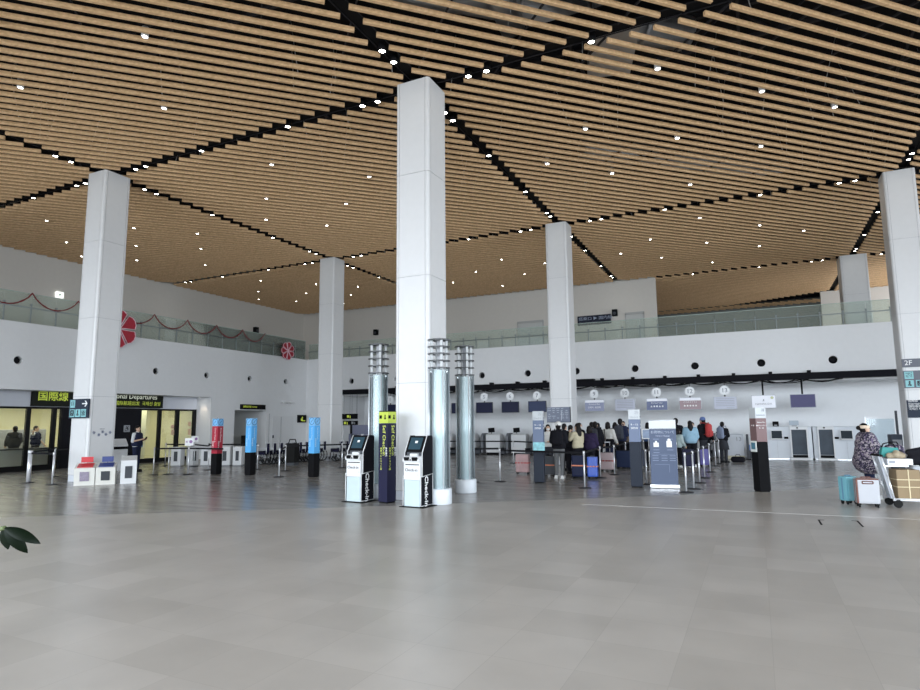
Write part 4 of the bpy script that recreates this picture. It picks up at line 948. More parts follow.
# ================================================================= GLASS TOWERS
CHROME = mat('chrome', (0.75, 0.78, 0.80), 0.12, 1.0)
MIR = mat('tube_pale_core', (0.82, 0.90, 0.92), 0.22, 0.0, var=0.12, scale=3)
def tower(label, x, y, sp=0.155):
    t = thing('glass_tower', label, 'air tower', (x, y, 0), 0, 'round glass towers')
    mb = MB(); mb.lathe([(0, 0), (0.26, 0), (0.268, 0.02), (0.268, 0.31), (0.255, 0.33), (0, 0.33)], n=32); mb.build('base_drum', mat('drum_white', (0.66, 0.70, 0.74), 0.35), t)
    mb = MB(); mb.lathe([(0.205, 0.33), (0.205, 2.88)], n=32); mb.build('glass_cylinder', TUBEGL, t)
    mb = MB(); mb.lathe([(0.0, 0.33), (0.125, 0.33), (0.125, 2.86), (0, 2.86)], n=20)
    mb.build('inner_duct', MIR, t)
    for k in range(6):
        a = 2*PI*k/6+0.35; mb = MB(); mb.tube((0.222*math.cos(a), 0.222*math.sin(a), 0.33), (0.222*math.cos(a), 0.222*math.sin(a), 2.9), 0.015, n=8); mb.build('mullion', SILVER if k % 2 else mat('mullion_grey', (0.25, 0.28, 0.30), 0.35), t)
    mb = MB(); mb.tube((0.16, 0.02, 0.33), (0.16, 0.02, 2.85), 0.012, n=6); mb.tube((-0.16, 0.02, 0.33), (-0.16, 0.02, 2.85), 0.012, n=6); mb.build('cable_pipe', GREYP, t)
    for k in range(5):
        z = 2.90+k*sp; mb = MB(); mb.lathe([(0.15, z), (0.25, z), (0.25, z+0.022), (0.15, z+0.022), (0.15, z)], n=32); mb.build('ring', mat('ring_grey', (0.22, 0.23, 0.24), 0.35, 0.7), t)
    for k in range(4):
        a = PI/4+PI/2*k; mb = MB(); mb.box((0.17*math.cos(a), 0.17*math.sin(a), 2.9+2*sp), (0.05, 0.05, 4*sp+0.04), rz=a); mb.build('rack_post', mat('rack_pale_grey', (0.55, 0.57, 0.58), 0.4), t)
    mb = MB(); mb.box((0.02, 0.02, 2.9+2*sp), (0.10, 0.10, 4*sp)); mb.build('outlet_core', GREYP, t)
    mb = MB(); mb.lathe([(0, 2.9+4*sp+0.02), (0.16, 2.9+4*sp+0.02), (0.16, 2.9+4*sp+0.04), (0, 2.9+4*sp+0.04)], n=28); mb.build('cap', STEEL, t)
    return t
tower('round glass tower left of the central column', -8.13, 12.30, 0.172)
tower('round glass tower standing close in front of the central column', -6.22, 11.80)
tower('round glass tower right of the central column, standing free', -6.60, 13.92, 0.18)
# ================================================================= CHECK-IN DESKS
def desk():
    t = thing('checkin_desk', 'x', 'check-in desk', (0, 0, 0), 0, 'check-in desks along the back wall')
    mb = MB(); mb.prism([(0.0, 0.12), (0.55, 0.12), (0.55, 0.98), (0.30, 1.10), (-0.02, 1.05)], 0, -0.40, 0.40); mb.build('desk_body', PLASTW, t)
    mb = MB(); mb.box((0, 0.28, 0.06), (0.76, 0.5, 0.12)); mb.build('kick_base', BLACK, t)
    mb = MB(); mb.box((0, -0.006, 0.66), (0.76, 0.01, 0.008)); mb.build('panel_joint', GREYP, t)
    mb = MB(); mb.box((-0.22, 0.34, 1.28), (0.34, 0.05, 0.24), bev=0.01, M=Matrix.Rotation(0.2, 3, 'X') @ Matrix.Rotation(0.35, 3, 'Z')); mb.build('monitor', BLACK, t)
    mb = MB(); mb.tube((-0.22, 0.36, 1.04), (-0.22, 0.36, 1.2), 0.025, n=8); mb.box((-0.22, 0.36, 1.065), (0.18, 0.14, 0.02)); mb.build('monitor_stand', DGREY, t)
    mb = MB(); mb.box((0.56, 0.30, 0.20), (0.30, 0.9, 0.30), bev=0.02); mb.build('weighing_conveyor', DGREY, t)
    mb = MB(); mb.box((0.56, -0.16, 0.30), (0.30, 0.02, 0.14)); mb.build('conveyor_end', BLACK, t)
    mb = MB(); mb.prism([(0.0, 0.1), (0.75, 0.1), (0.75, 1.12), (0.15, 1.12), (0.0, 0.98)], 0, 0.73, 0.85); mb.build('divider', mat('divider_grey', (0.16, 0.17, 0.19), 0.4), t)
    return t
proto = desk(); txt = {1: 'near the glass towers', 2: 'second from the left', 3: 'below the half hidden screen', 4: 'between the two right glass towers', 5: 'just right of the rightmost glass tower', 6: 'left of the grey blue pylon', 7: 'behind the pylon', 8: 'hidden behind the column', 9: 'behind the queue', 10: 'behind the queue left of the banner', 11: 'behind the blue banner', 12: 'behind the black coat'}
for n_ in range(1, 13):
    lb = 'white check-in desk with black monitor, below number %d, %s' % (n_, txt[n_])
    if n_ == 1: proto.location = (xs[0]+0.02, 29.95, 0); proto['label'] = lb
    else: dup(proto, (xs[n_-1]+0.02, 29.95, 0), label=lb)
t = thing('checkin_desk', 'white check-in desk with cream foot and grey 13, left of the bag drop', 'check-in desk', (-0.93, 29.9, 0), 0, 'check-in desks along the back wall')
mb = MB(); mb.prism([(0.0, 0.14), (0.55, 0.14), (0.55, 1.02), (0.2, 1.10), (-0.02, 1.05)], 0, -0.42, 0.36); mb.build('desk_body', mat('desk_blue_white', (0.68, 0.72, 0.78), 0.4), t)
mb = MB(); mb.box((-0.03, 0.28, 0.07), (0.78, 0.54, 0.14)); mb.build('kick_base', mat('cream_kick', (0.70, 0.66, 0.48), 0.5), t)
text('lettering', '13', 0.26, GLET, t, (0.15, -0.022, 0.86), align='CENTER')
mb = MB(); mb.box((-0.60, 0.1, 1.16), (0.32, 0.35, 0.05)); mb.box((-0.60, 0.15, 0.57), (0.08, 0.2, 1.14)); mb.build('writing_shelf', DGREY, t)
mb = MB(); mb.box((0.62, 0.25, 0.22), (0.32, 0.8, 0.34), bev=0.02); mb.build('weighing_conveyor', DGREY, t)
t = thing('luggage_tub', 'blue plastic tub on the conveyor beside desk 13', 'tub', (-0.25, 30.05, 0.391))
mb = MB(); mb.prism([(-0.16, 0), (0.16, 0), (0.20, 0.22), (-0.20, 0.22)], 1, -0.22, 0.22); mb.build('tub_body', mat('tub_blue', (0.12, 0.22, 0.50), 0.4), t)
mb = MB(); mb.box((0, 0, 0.225), (0.44, 0.5, 0.02)); mb.build('rim', mat('tub_rim', (0.30, 0.42, 0.65), 0.4), t)
t = thing('desk_divider', 'black and blue post screen between desk 13 and the bag drop', 'divider', (-0.42, 29.55, 0))
mb = MB(); mb.box((0, 0, 0.55), (0.10, 0.3, 1.08), bev=0.02); mb.build('panel', DGREY, t)
mb = MB(); mb.box((0, 0, 0.02), (0.2, 0.36, 0.04)); mb.build('foot', BLACK, t)
# dark passage opening left of column with notice board
t = thing('back_door', 'tall narrow dark doorway in the counter wall left of the notice board column', 'door', (-9.0, YR, 0))
mb = MB(); mb.box((0, -0.01, 1.1), (0.75, 0.03, 2.2)); mb.build('door_leaf', mat('door_dark_brown', (0.05, 0.04, 0.04), 0.5), t)
mb = MB(); 
for s in (-1, 1): mb.box((s*0.4, -0.02, 1.12), (0.05, 0.05, 2.24))
mb.box((0, -0.02, 2.25), (0.85, 0.05, 0.05)); mb.build('door_frame', GREYP, t)

# ================================================================= SELF BAG DROP
BD = mat('bagdrop_white', (0.60, 0.635, 0.68), 0.3); TINT = mat('bagdrop_tinted_door', (0.055, 0.07, 0.09), 0.22, var=0.35, scale=2.5)
def bag_unit(label, x, shut_x, shut_w, scr_x, sign=False):
    t = thing('bag_drop_machine', label, 'bag drop', (x, 30.3, 0), 0, 'self bag drop machines')
    mb = MB(); mb.box((0, 0.45, 0.72), (1.78, 0.9, 1.36), bev=0.02); mb.build('body', BD, t)
    mb = MB(); mb.box((0, 0.40, 0.03), (1.7, 0.75, 0.06)); mb.build('kick_base', STEEL, t)
    fr = MB(); fr.box((shut_x, -0.06, 1.34), (shut_w+0.12, 0.16, 0.14), bev=0.01)
    for s in (-1, 1): fr.box((shut_x+s*(shut_w/2+0.03), -0.04, 0.70), (0.05, 0.12, 1.22))
    fr.build('hatch_frame', PLASTW, t)
    mb = MB(); mb.box((shut_x, -0.03, 0.74), (shut_w, 0.03, 1.06)); mb.build('tinted_hatch', TINT, t)
    mb = MB(); mb.box((shut_x, -0.05, 0.14), (shut_w, 0.10, 0.10)); mb.build('roller_gap', BLACK, t)
    mb = MB(); mb.box((shut_x, -0.16, 0.04), (shut_w+0.2, 0.36, 0.08), bev=0.01); mb.build('step_plate', PLASTW, t)
    mb = MB(); mb.ball((shut_x-0.05, -0.145, 1.35), 0.035, 8); mb.build('camera_eye', BLACK, t)
    mb = MB(); mb.box((scr_x, -0.05, 1.05), (0.46, 0.12, 0.42), bev=0.01, M=Matrix.Rotation(-0.2, 3, 'X')); mb.build('screen_frame', PLASTW, t)
    mb = MB(); mb.box((scr_x, -0.116, 1.06), (0.40, 0.012, 0.33), M=Matrix.Rotation(-0.2, 3, 'X')); mb.build('display', mat('bagdrop_display', (0.04, 0.05, 0.06), 0.15), t)
    s = 1 if shut_x > scr_x else -1
    mb = MB(); mb.box((scr_x+s*0.36, -0.02, 0.92), (0.16, 0.05, 0.09)); mb.build('card_reader', BLACK, t)
    mb = MB(); mb.box((scr_x, -0.004, 0.42), (0.006, 0.01, 0.7)); mb.box((scr_x+0.1*s, -0.004, 0.80), (0.6, 0.01, 0.006)); mb.build('panel_joint', GREYP, t)
    return t
bag_unit('white self bag drop with tinted hatch, the left of two', 1.20, 0.40, 0.56, -0.45)
bag_unit('white self bag drop with tinted hatch, the right of two', 3.02, -0.42, 0.50, 0.33)
t = thing('tag_printer', 'small black printer on top of the left bag drop', 'printer', (0.75, 30.75, 1.41))
mb = MB(); mb.box((0, 0, 0.11), (0.24, 0.2, 0.22), bev=0.02); mb.build('body', BLACK, t)
mb = MB(); mb.box((0, -0.1, 0.05), (0.12, 0.02, 0.05)); mb.build('paper_slot', GREYP, t)
t = thing('small_display', 'small grey display panel on top of the left bag drop', 'display', (1.47, 30.8, 1.41))
mb = MB(); mb.box((0, 0, 0.15), (0.36, 0.04, 0.20), bev=0.01); mb.build('panel', mat('display_grey', (0.38, 0.44, 0.50), 0.4), t)
mb = MB(); mb.box((0, 0, 0.02), (0.2, 0.12, 0.04)); mb.build('foot', GREYP, t)
# clear barrier screen beside the right column
t = thing('clear_screen', 'clear upright screen with a thin frame between bag drop and right column', 'screen', (4.02, 27.0, 0))
mb = MB(); mb.box((0.05, 0, 1.13), (0.86, 0.012, 1.16)); mb.build('pane', glass_mat('pale_blue_pane', (0.86, 0.92, 0.95), haze=0.12, hcol=(0.7, 0.76, 0.8)), t)
mb = MB(); mb.box((-0.40, 0, 0.9), (0.03, 0.04, 1.8)); mb.box((0.05, 0, 1.74), (0.9, 0.03, 0.02)); mb.box((0.05, 0, 0.54), (0.9, 0.04, 0.03)); mb.build('frame', SILVER, t)
mb = MB(); mb.box((0.56, 0, 1.0), (0.07, 0.07, 2.0)); mb.build('dark_post', DGREY, t)
mb = MB(); mb.box((0.0, 0, 0.02), (1.1, 0.4, 0.04)); mb.build('foot', GREYP, t)
t = thing('equipment_cabinet', 'dark grey cabinet standing before the clear screen', 'cabinet', (4.25, 25.6, 0), 0.1)
mb = MB(); mb.box((0, 0, 0.60), (0.34, 0.4, 1.16), bev=0.03); mb.build('body', mat('cabinet_dark', (0.06, 0.07, 0.09), 0.4), t)
mb = MB(); mb.box((0, -0.21, 0.85), (0.26, 0.015, 0.30)); mb.build('panel', GREYP, t)
mb = MB(); mb.box((0, 0, 0.01), (0.3, 0.36, 0.02)); mb.build('foot', BLACK, t)

# ================================================================= LUGGAGE
def suitcase(label, x, y, rz, w_, d_, h, material, trim=DGREY, corner=None, grip=None, strap=None, ribs=0, grp='suitcases', handle_up=0.0):
    t = thing('suitcase', label, 'suitcase', (x, y, 0), rz, grp)
    zb = 0.07
    mb = MB(); mb.box((0, 0, zb+(h-zb)/2), (w_, d_, h-zb), bev=min(0.045, d_*0.2))
    for k in range(ribs):
        xx = -w_/2+(k+0.7)*w_/(ribs+0.4); mb.box((xx, -d_/2+0.002, zb+(h-zb)/2), (w_/(ribs*2.4), 0.016, h-zb-0.12)); mb.box((xx, d_/2-0.002, zb+(h-zb)/2), (w_/(ribs*2.4), 0.016, h-zb-0.12))
    mb.build('shell', material, t)
    mb = MB()
    mb.box((w_/2-0.002, 0, zb+(h-zb)/2), (0.012, 0.03, h-zb-0.06)); mb.box((-w_/2+0.002, 0, zb+(h-zb)/2), (0.012, 0.03, h-zb-0.06)); mb.box((0, 0, h-0.002), (w_-0.06, 0.03, 0.012)); mb.build('seam_band', trim, t)
    for sx in (-1, 1):
        for sy in (-1, 1):
            m_ = MB(); cx, cy = sx*(w_/2-0.045), sy*(d_/2-0.04)
            m_.tube((cx-0.012, cy, 0.027), (cx+0.012, cy, 0.027), 0.027, n=12); m_.box((cx, cy, 0.06), (0.045, 0.045, 0.035)); m_.build('wheel', RUBBER, t)
    mb = MB()
    if corner:
        for sx in (-1, 1):
            for zz in (zb+0.05, h-0.05): mb.box((sx*(w_/2-0.03), 0, zz), (0.07, d_+0.012, 0.09), bev=0.02)
        mb.build('corner_guard', corner, t); mb = MB()
    mb.box((0, 0, h+0.018), (w_*0.4, 0.03, 0.018)); mb.box((-w_*0.19, 0, h+0.006), (0.02, 0.03, 0.03)); mb.box((w_*0.19, 0, h+0.006), (0.02, 0.03, 0.03)); mb.build('carry_handle', grip or trim, t)
    if handle_up:
        mb = MB()
        for sx in (-0.08, 0.08): mb.tube((sx, d_/2-0.03, h-0.02), (sx, d_/2-0.03, h+handle_up), 0.009, n=6)
        mb.box((0, d_/2-0.03, h+handle_up), (0.2, 0.03, 0.03)); mb.build('pull_handle', SILVER, t)
    if strap:
        mb = MB(); mb.box((0, 0, zb+(h-zb)*0.52), (w_+0.012, d_+0.012, 0.035)); mb.build('luggage_strap', strap, t)
    return t
BRN = mat('brown_leather', (0.14, 0.05, 0.035), 0.5)
suitcase('pale turquoise ribbed suitcase left of the white one', 1.60, 14.93, 0.75, 0.30, 0.20, 0.56, mat('turquoise_shell', (0.15, 0.37, 0.43), 0.35), mat('zip_blue_grey', (0.10, 0.22, 0.32), 0.5), ribs=3)
t = suitcase('white suitcase with brown leather trim right of the turquoise one', 1.87, 14.57, 0.10, 0.40, 0.24, 0.56, mat('pearl_white_shell', (0.47, 0.48, 0.51), 0.35), BRN)
mb = MB()
mb.box((-0.185, -0.105, 0.31), (0.035, 0.04, 0.46), bev=0.008); mb.box((0, -0.1, 0.545), (0.38, 0.045, 0.03), bev=0.008)
for a, b in (((-0.09, 0.505), (0.09, 0.505)), ((-0.09, 0.46), (0.09, 0.46)), ((-0.09, 0.46), (-0.09, 0.505)), ((0.09, 0.46), (0.09, 0.505))): mb.tube((a[0], -0.128, a[1]), (b[0], -0.128, b[1]), 0.010, n=6)
mb.build('leather_trim', BRN, t)
ORS = mat('orange_strap', (0.70, 0.22, 0.10), 0.5); REDS = mat('red_strap', (0.45, 0.03, 0.03), 0.5)
suitcase('rose metal suitcase with a red strap left of the grey blue pylon', -7.05, 19.3, 0.1, 0.44, 0.26, 0.66, mat('rose_shell', (0.42, 0.26, 0.26), 0.35, var=.3), DGREY, strap=REDS, ribs=4, grp='suitcases in the queue')
suitcase('black suitcase with orange strap between the pylon and grey trousers', -5.98, 18.75, 0.0, 0.46, 0.28, 0.64, DGREY, RUBBER, strap=ORS, grp='suitcases in the queue')
suitcase('dark navy suitcase with orange strap right of the woman in cream', -4.93, 18.40, 0.1, 0.40, 0.26, 0.70, mat('navy_shell', (0.015, 0.02, 0.05), 0.4), RUBBER, strap=ORS, grp='suitcases in the queue')
suitcase('bright blue suitcase beside the nearest barrier post', -4.52, 18.45, 0.1, 0.30, 0.26, 0.66, mat('cobalt_shell', (0.03, 0.10, 0.50), 0.35), DGREY, strap=ORS, ribs=3, grp='suitcases in the queue')
suitcase('pink grey suitcase with red strap in the middle of the queue', -4.72, 21.35, 0.0, 0.46, 0.28, 0.64, mat('pink_grey_shell', (0.46, 0.36, 0.37), 0.35), DGREY, strap=REDS, ribs=4, grp='suitcases in the queue', handle_up=0.35)
suitcase('dark blue suitcase right of the pink grey one', -4.38, 22.55, 0.0, 0.52, 0.3, 0.66, mat('ink_blue_shell', (0.02, 0.03, 0.07), 0.45), RUBBER, grp='suitcases in the queue')
suitcase('grey suitcase behind the dark blue one', -3.92, 23.3, 0.0, 0.40, 0.28, 0.66, mat('slate_shell', (0.07, 0.08, 0.11), 0.45), RUBBER, grp='suitcases in the queue')
suitcase('dark suitcase beside the two people in pale blue', -2.32, 23.7, 0.2, 0.42, 0.28, 0.68, mat('night_shell', (0.02, 0.02, 0.05), 0.4), RUBBER, grp='suitcases in the queue')
suitcase('violet suitcase between the pale blue jackets and the man in the blue cap', -1.83, 24.6, 0.2, 0.36, 0.26, 0.66, mat('violet_shell', (0.08, 0.07, 0.28), 0.4), RUBBER, grp='suitcases in the queue', ribs=3)

# luggage trolley with its load
def trolley(label, x, y, rz, grp=None, light=SILVER):
    t = thing('luggage_trolley', label, 'luggage trolley', (x, y, 0), rz, grp)
    fr = MB()
    for s in (-0.22, 0.22):
        fr.path([(-0.08, s, 0.16), (-0.16, s, 0.60), (-0.24, s, 0.98)], 0.02, n=8); fr.tube((-0.10, s, 0.15), (0.78, s*0.75, 0.13), 0.022, n=8)
    fr.tube((0.78, -0.165, 0.13), (0.78, 0.165, 0.13), 0.022, n=8); fr.build('frame', light, t)
    mb = MB(); mb.tube((-0.24, -0.26, 1.0), (-0.24, 0.26, 1.0), 0.022, n=8); mb.build('push_handle', RUBBER, t)
    mb = MB(); mb.box((0.36, 0, 0.165), (0.84, 0.42, 0.02)); mb.build('deck', SILVER, t)
    mb = MB(); mb.prism([(-0.09, 0.16), (-0.25, 0.98), (-0.21, 0.98), (-0.05, 0.16)], 1, -0.09, 0.09); mb.build('back_panel', mat('trolley_white_panel', (0.50, 0.53, 0.58), 0.5), t)
    mb = MB(); mb.box((0.02, 0, 0.80), (0.40, 0.42, 0.03)); mb.build('upper_basket', SILVER, t)
    for sx, sy in ((-0.02, -0.22), (-0.02, 0.22), (0.72, 0.0)):
        m_ = MB(); m_.tube((sx, sy-0.02, 0.075), (sx, sy+0.02, 0.075), 0.075, n=16); m_.box((sx, sy, 0.13), (0.06, 0.06, 0.05)); m_.build('wheel', RUBBER, t)
    return t
tx, ty, tr = 2.36, 14.85, 0.18
def tl(lx, ly, lz): return (tx+lx*math.cos(tr)-ly*math.sin(tr), ty+lx*math.sin(tr)+ly*math.cos(tr), lz)
trolley('loaded luggage trolley with white back panel at the right edge', tx, ty, tr)
CB = mat('cardboard', (0.27, 0.195, 0.11), 0.7, var=.08)
t = thing('cardboard_box', 'brown cardboard box tied with pale string on the trolley', 'box', tl(0.20, -0.02, 0.177), tr)
mb = MB(); mb.box((0, 0, 0.275), (0.40, 0.38, 0.55), bev=0.006); mb.build('carton', CB, t)
mb = MB(); sm = mat('pale_string', (0.72, 0.62, 0.40), 0.6)
mb.box((0.0, 0, 0.275), (0.016, 0.392, 0.562)); mb.box((0, 0, 0.36), (0.412, 0.392, 0.014)); mb.box((0, 0, 0.22), (0.412, 0.392, 0.014)); mb.build('string', sm, t)
t = suitcase('navy suitcase at the front of the loaded trolley', *tl(0.60, -0.02, 0)[:2], tr, 0.34, 0.36, 0.50, mat('navy_soft_shell', (0.02, 0.03, 0.06), 0.6), RUBBER); t.location.z = 0.177
t = thing('carrier_bag', 'white plastic carrier tray on top of the trolley basket', 'bag', tl(0.10, 0, 0.816), tr)
mb = MB(); mb.box((0, 0, 0.06), (0.44, 0.34, 0.12), bev=0.02); mb.build('bag_body', mat('white_film', (0.72, 0.74, 0.78), 0.4), t)
mb = MB(); mb.box((-0.14, -0.172, 0.06), (0.10, 0.01, 0.05)); mb.build('label_print', GLET, t)

def blob(name, parts, material, parent=None, loc=None, rz=0, voxel=0.02, smooth=3):
    """one continuous surface grown from overlapping tapered limbs"""
    mb = MB()
    for q in parts:
        if len(q) == 3: mb.ball(q[0], q[1], 12, q[2])
        else:
            a, b, r1, r2 = q; mb.tube(a, b, r1, r2, n=12); mb.ball(a, r1, 12); mb.ball(b, r2, 12)
    o = mb.build(name, material, parent, loc, rz, fix=False)
    m_ = o.modifiers.new('remesh', 'REMESH'); m_.mode = 'VOXEL'; m_.voxel_size = voxel; m_.use_smooth_shade = True
    if smooth: s_ = o.modifiers.new('smooth', 'SMOOTH'); s_.iterations = smooth; s_.factor = 0.5
    return o
BEI = mat('beige_fleece', (0.40, 0.33, 0.23), 0.9, bump=0.5, scale=50)
o = blob('fur_hat', [((-.12, 0, .05), (.12, .02, .05), .06, .06), ((-.02, -.06, .07), (.1, .05, .08), .06, .05), ((0.02, 0, .1), (.0, .0, .1), .06, .06)], BEI, loc=tl(0.10, 0, 0.94), rz=tr, voxel=0.012)
tag(o, 'beige fleece bundle lying on the white tray on the trolley', 'clothing bundle')
t = thing('tote_bag', 'turquoise bag with a black handle on the trolley handle side', 'bag', tl(0.04, 0.16, 0.96), tr)
mb = MB(); mb.prism([(-0.17, 0), (0.17, 0), (0.14, 0.18), (-0.13, 0.19)], 1, -0.06, 0.06); mb.build('bag_body', mat('bag_turquoise', (0.03, 0.27, 0.25), 0.5, bump=.1), t)
mb = MB(); mb.path([(-0.13, 0, 0.18), (-0.09, 0, 0.26), (0.0, 0, 0.28), (0.09, 0, 0.25), (0.12, 0, 0.18)], 0.012, n=6); mb.build('handle', RUBBER, t)
o = blob('folded_coat', [((-.16, 0, .12), (.18, 0, .16), .12, .14), ((-.24, -.02, .26), (.05, 0, .3), .06, .08), ((.1, 0, .1), (.3, 0, .1), .13, .12), ((.0, -.05, 0.0), (.15, -.05, .0), .08, .08)], mat('black_coat_cloth', (0.012, 0.012, 0.016), 0.85, bump=.3, scale=20), loc=tl(0.55, -0.01, 0.80), rz=tr, voxel=0.015)
tag(o, 'black coat heaped over the front of the trolley load', 'coat')

# parked trolleys nested behind the second blue pylon, and wheelchairs in front of the wall
def wheelchair(x, y, rz, label):
    t = thing('wheelchair', label, 'wheelchair', (x, y, 0), rz, 'parked wheelchairs')
    for s in (-0.13, 0.13):
        m_ = MB(); n = 18
        for k in range(n):
            a, b = 2*PI*k/n, 2*PI*(k+1)/n; m_.tube((s, 0.27*math.cos(a), 0.29+0.27*math.sin(a)), (s, 0.27*math.cos(b), 0.29+0.27*math.sin(b)), 0.018, n=5)
        for k in range(8): a = 2*PI*k/8; m_.tube((s, 0, 0.29), (s, 0.27*math.cos(a), 0.29+0.27*math.sin(a)), 0.005, n=4)
        m_.build('wheel', RUBBER, t)
        m_ = MB(); m_.tube((s*0.9-0.012, -0.42, 0.075), (s*0.9+0.012, -0.42, 0.075), 0.075, n=10); m_.build('caster', GREYP, t)
    m_ = MB()
    for s in (-0.10, 0.10): m_.path([(s, 0.32, 0.92), (s, 0.22, 0.92), (s, 0.2, 0.3), (s, -0.38, 0.45), (s, -0.42, 0.12)], 0.013, n=6); m_.tube((s, 0.2, 0.68), (s, -0.2, 0.68), 0.014, n=6)
    m_.build('frame', SILVER, t)
    m_ = MB(); m_.box((0, -0.08, 0.50), (0.16, 0.42, 0.16)); m_.box((0, 0.2, 0.7), (0.18, 0.05, 0.38)); m_.build('seat', mat('wheelchair_canvas', (0.02, 0.02, 0.05), 0.7), t)
    m_ = MB(); m_.box((-0.07, -0.48, 0.14), (0.03, 0.14, 0.14)); m_.box((0.07, -0.48, 0.14), (0.03, 0.14, 0.14)); m_.build('footrest', DGREY, t)
    return t
w0 = wheelchair(-18.95, 19.95, -PI/2+0.1, 'parked folded wheelchair at the left end of the row, nearest the passage')
for k in range(1, 12):
    w_ = dup(w0, (-18.95+0.08*k, 19.95+0.32*k, 0), label='dark folded wheelchair parked in the tight row behind the blue pylon')
    if k > 9: w_.location.x = -17.35; w_.location.y = 22.9+0.45*(k-10); w_['label'] = 'dark folded wheelchair right of the row, before the thin far column' if k == 10 else 'dark folded wheelchair farthest back, beside the thin far column'
t = thing('storage_trunk', 'black upright trunk standing among the parked wheelchairs', 'trunk', (-17.7, 20.3, 0), 0.3)
mb = MB(); mb.box((0, 0, 0.5), (0.42, 0.5, 0.8), bev=0.03); mb.build('trunk_body', RUBBER, t)
mb = MB(); mb.path([(-0.18, 0, 0.88), (-0.12, 0, 1.06), (0.12, 0, 1.06), (0.18, 0, 0.88)], 0.02, n=6); mb.build('handle', RUBBER, t)
mb = MB(); mb.box((0, 0, 0.05), (0.4, 0.46, 0.1)); mb.build('foot', DGREY, t)
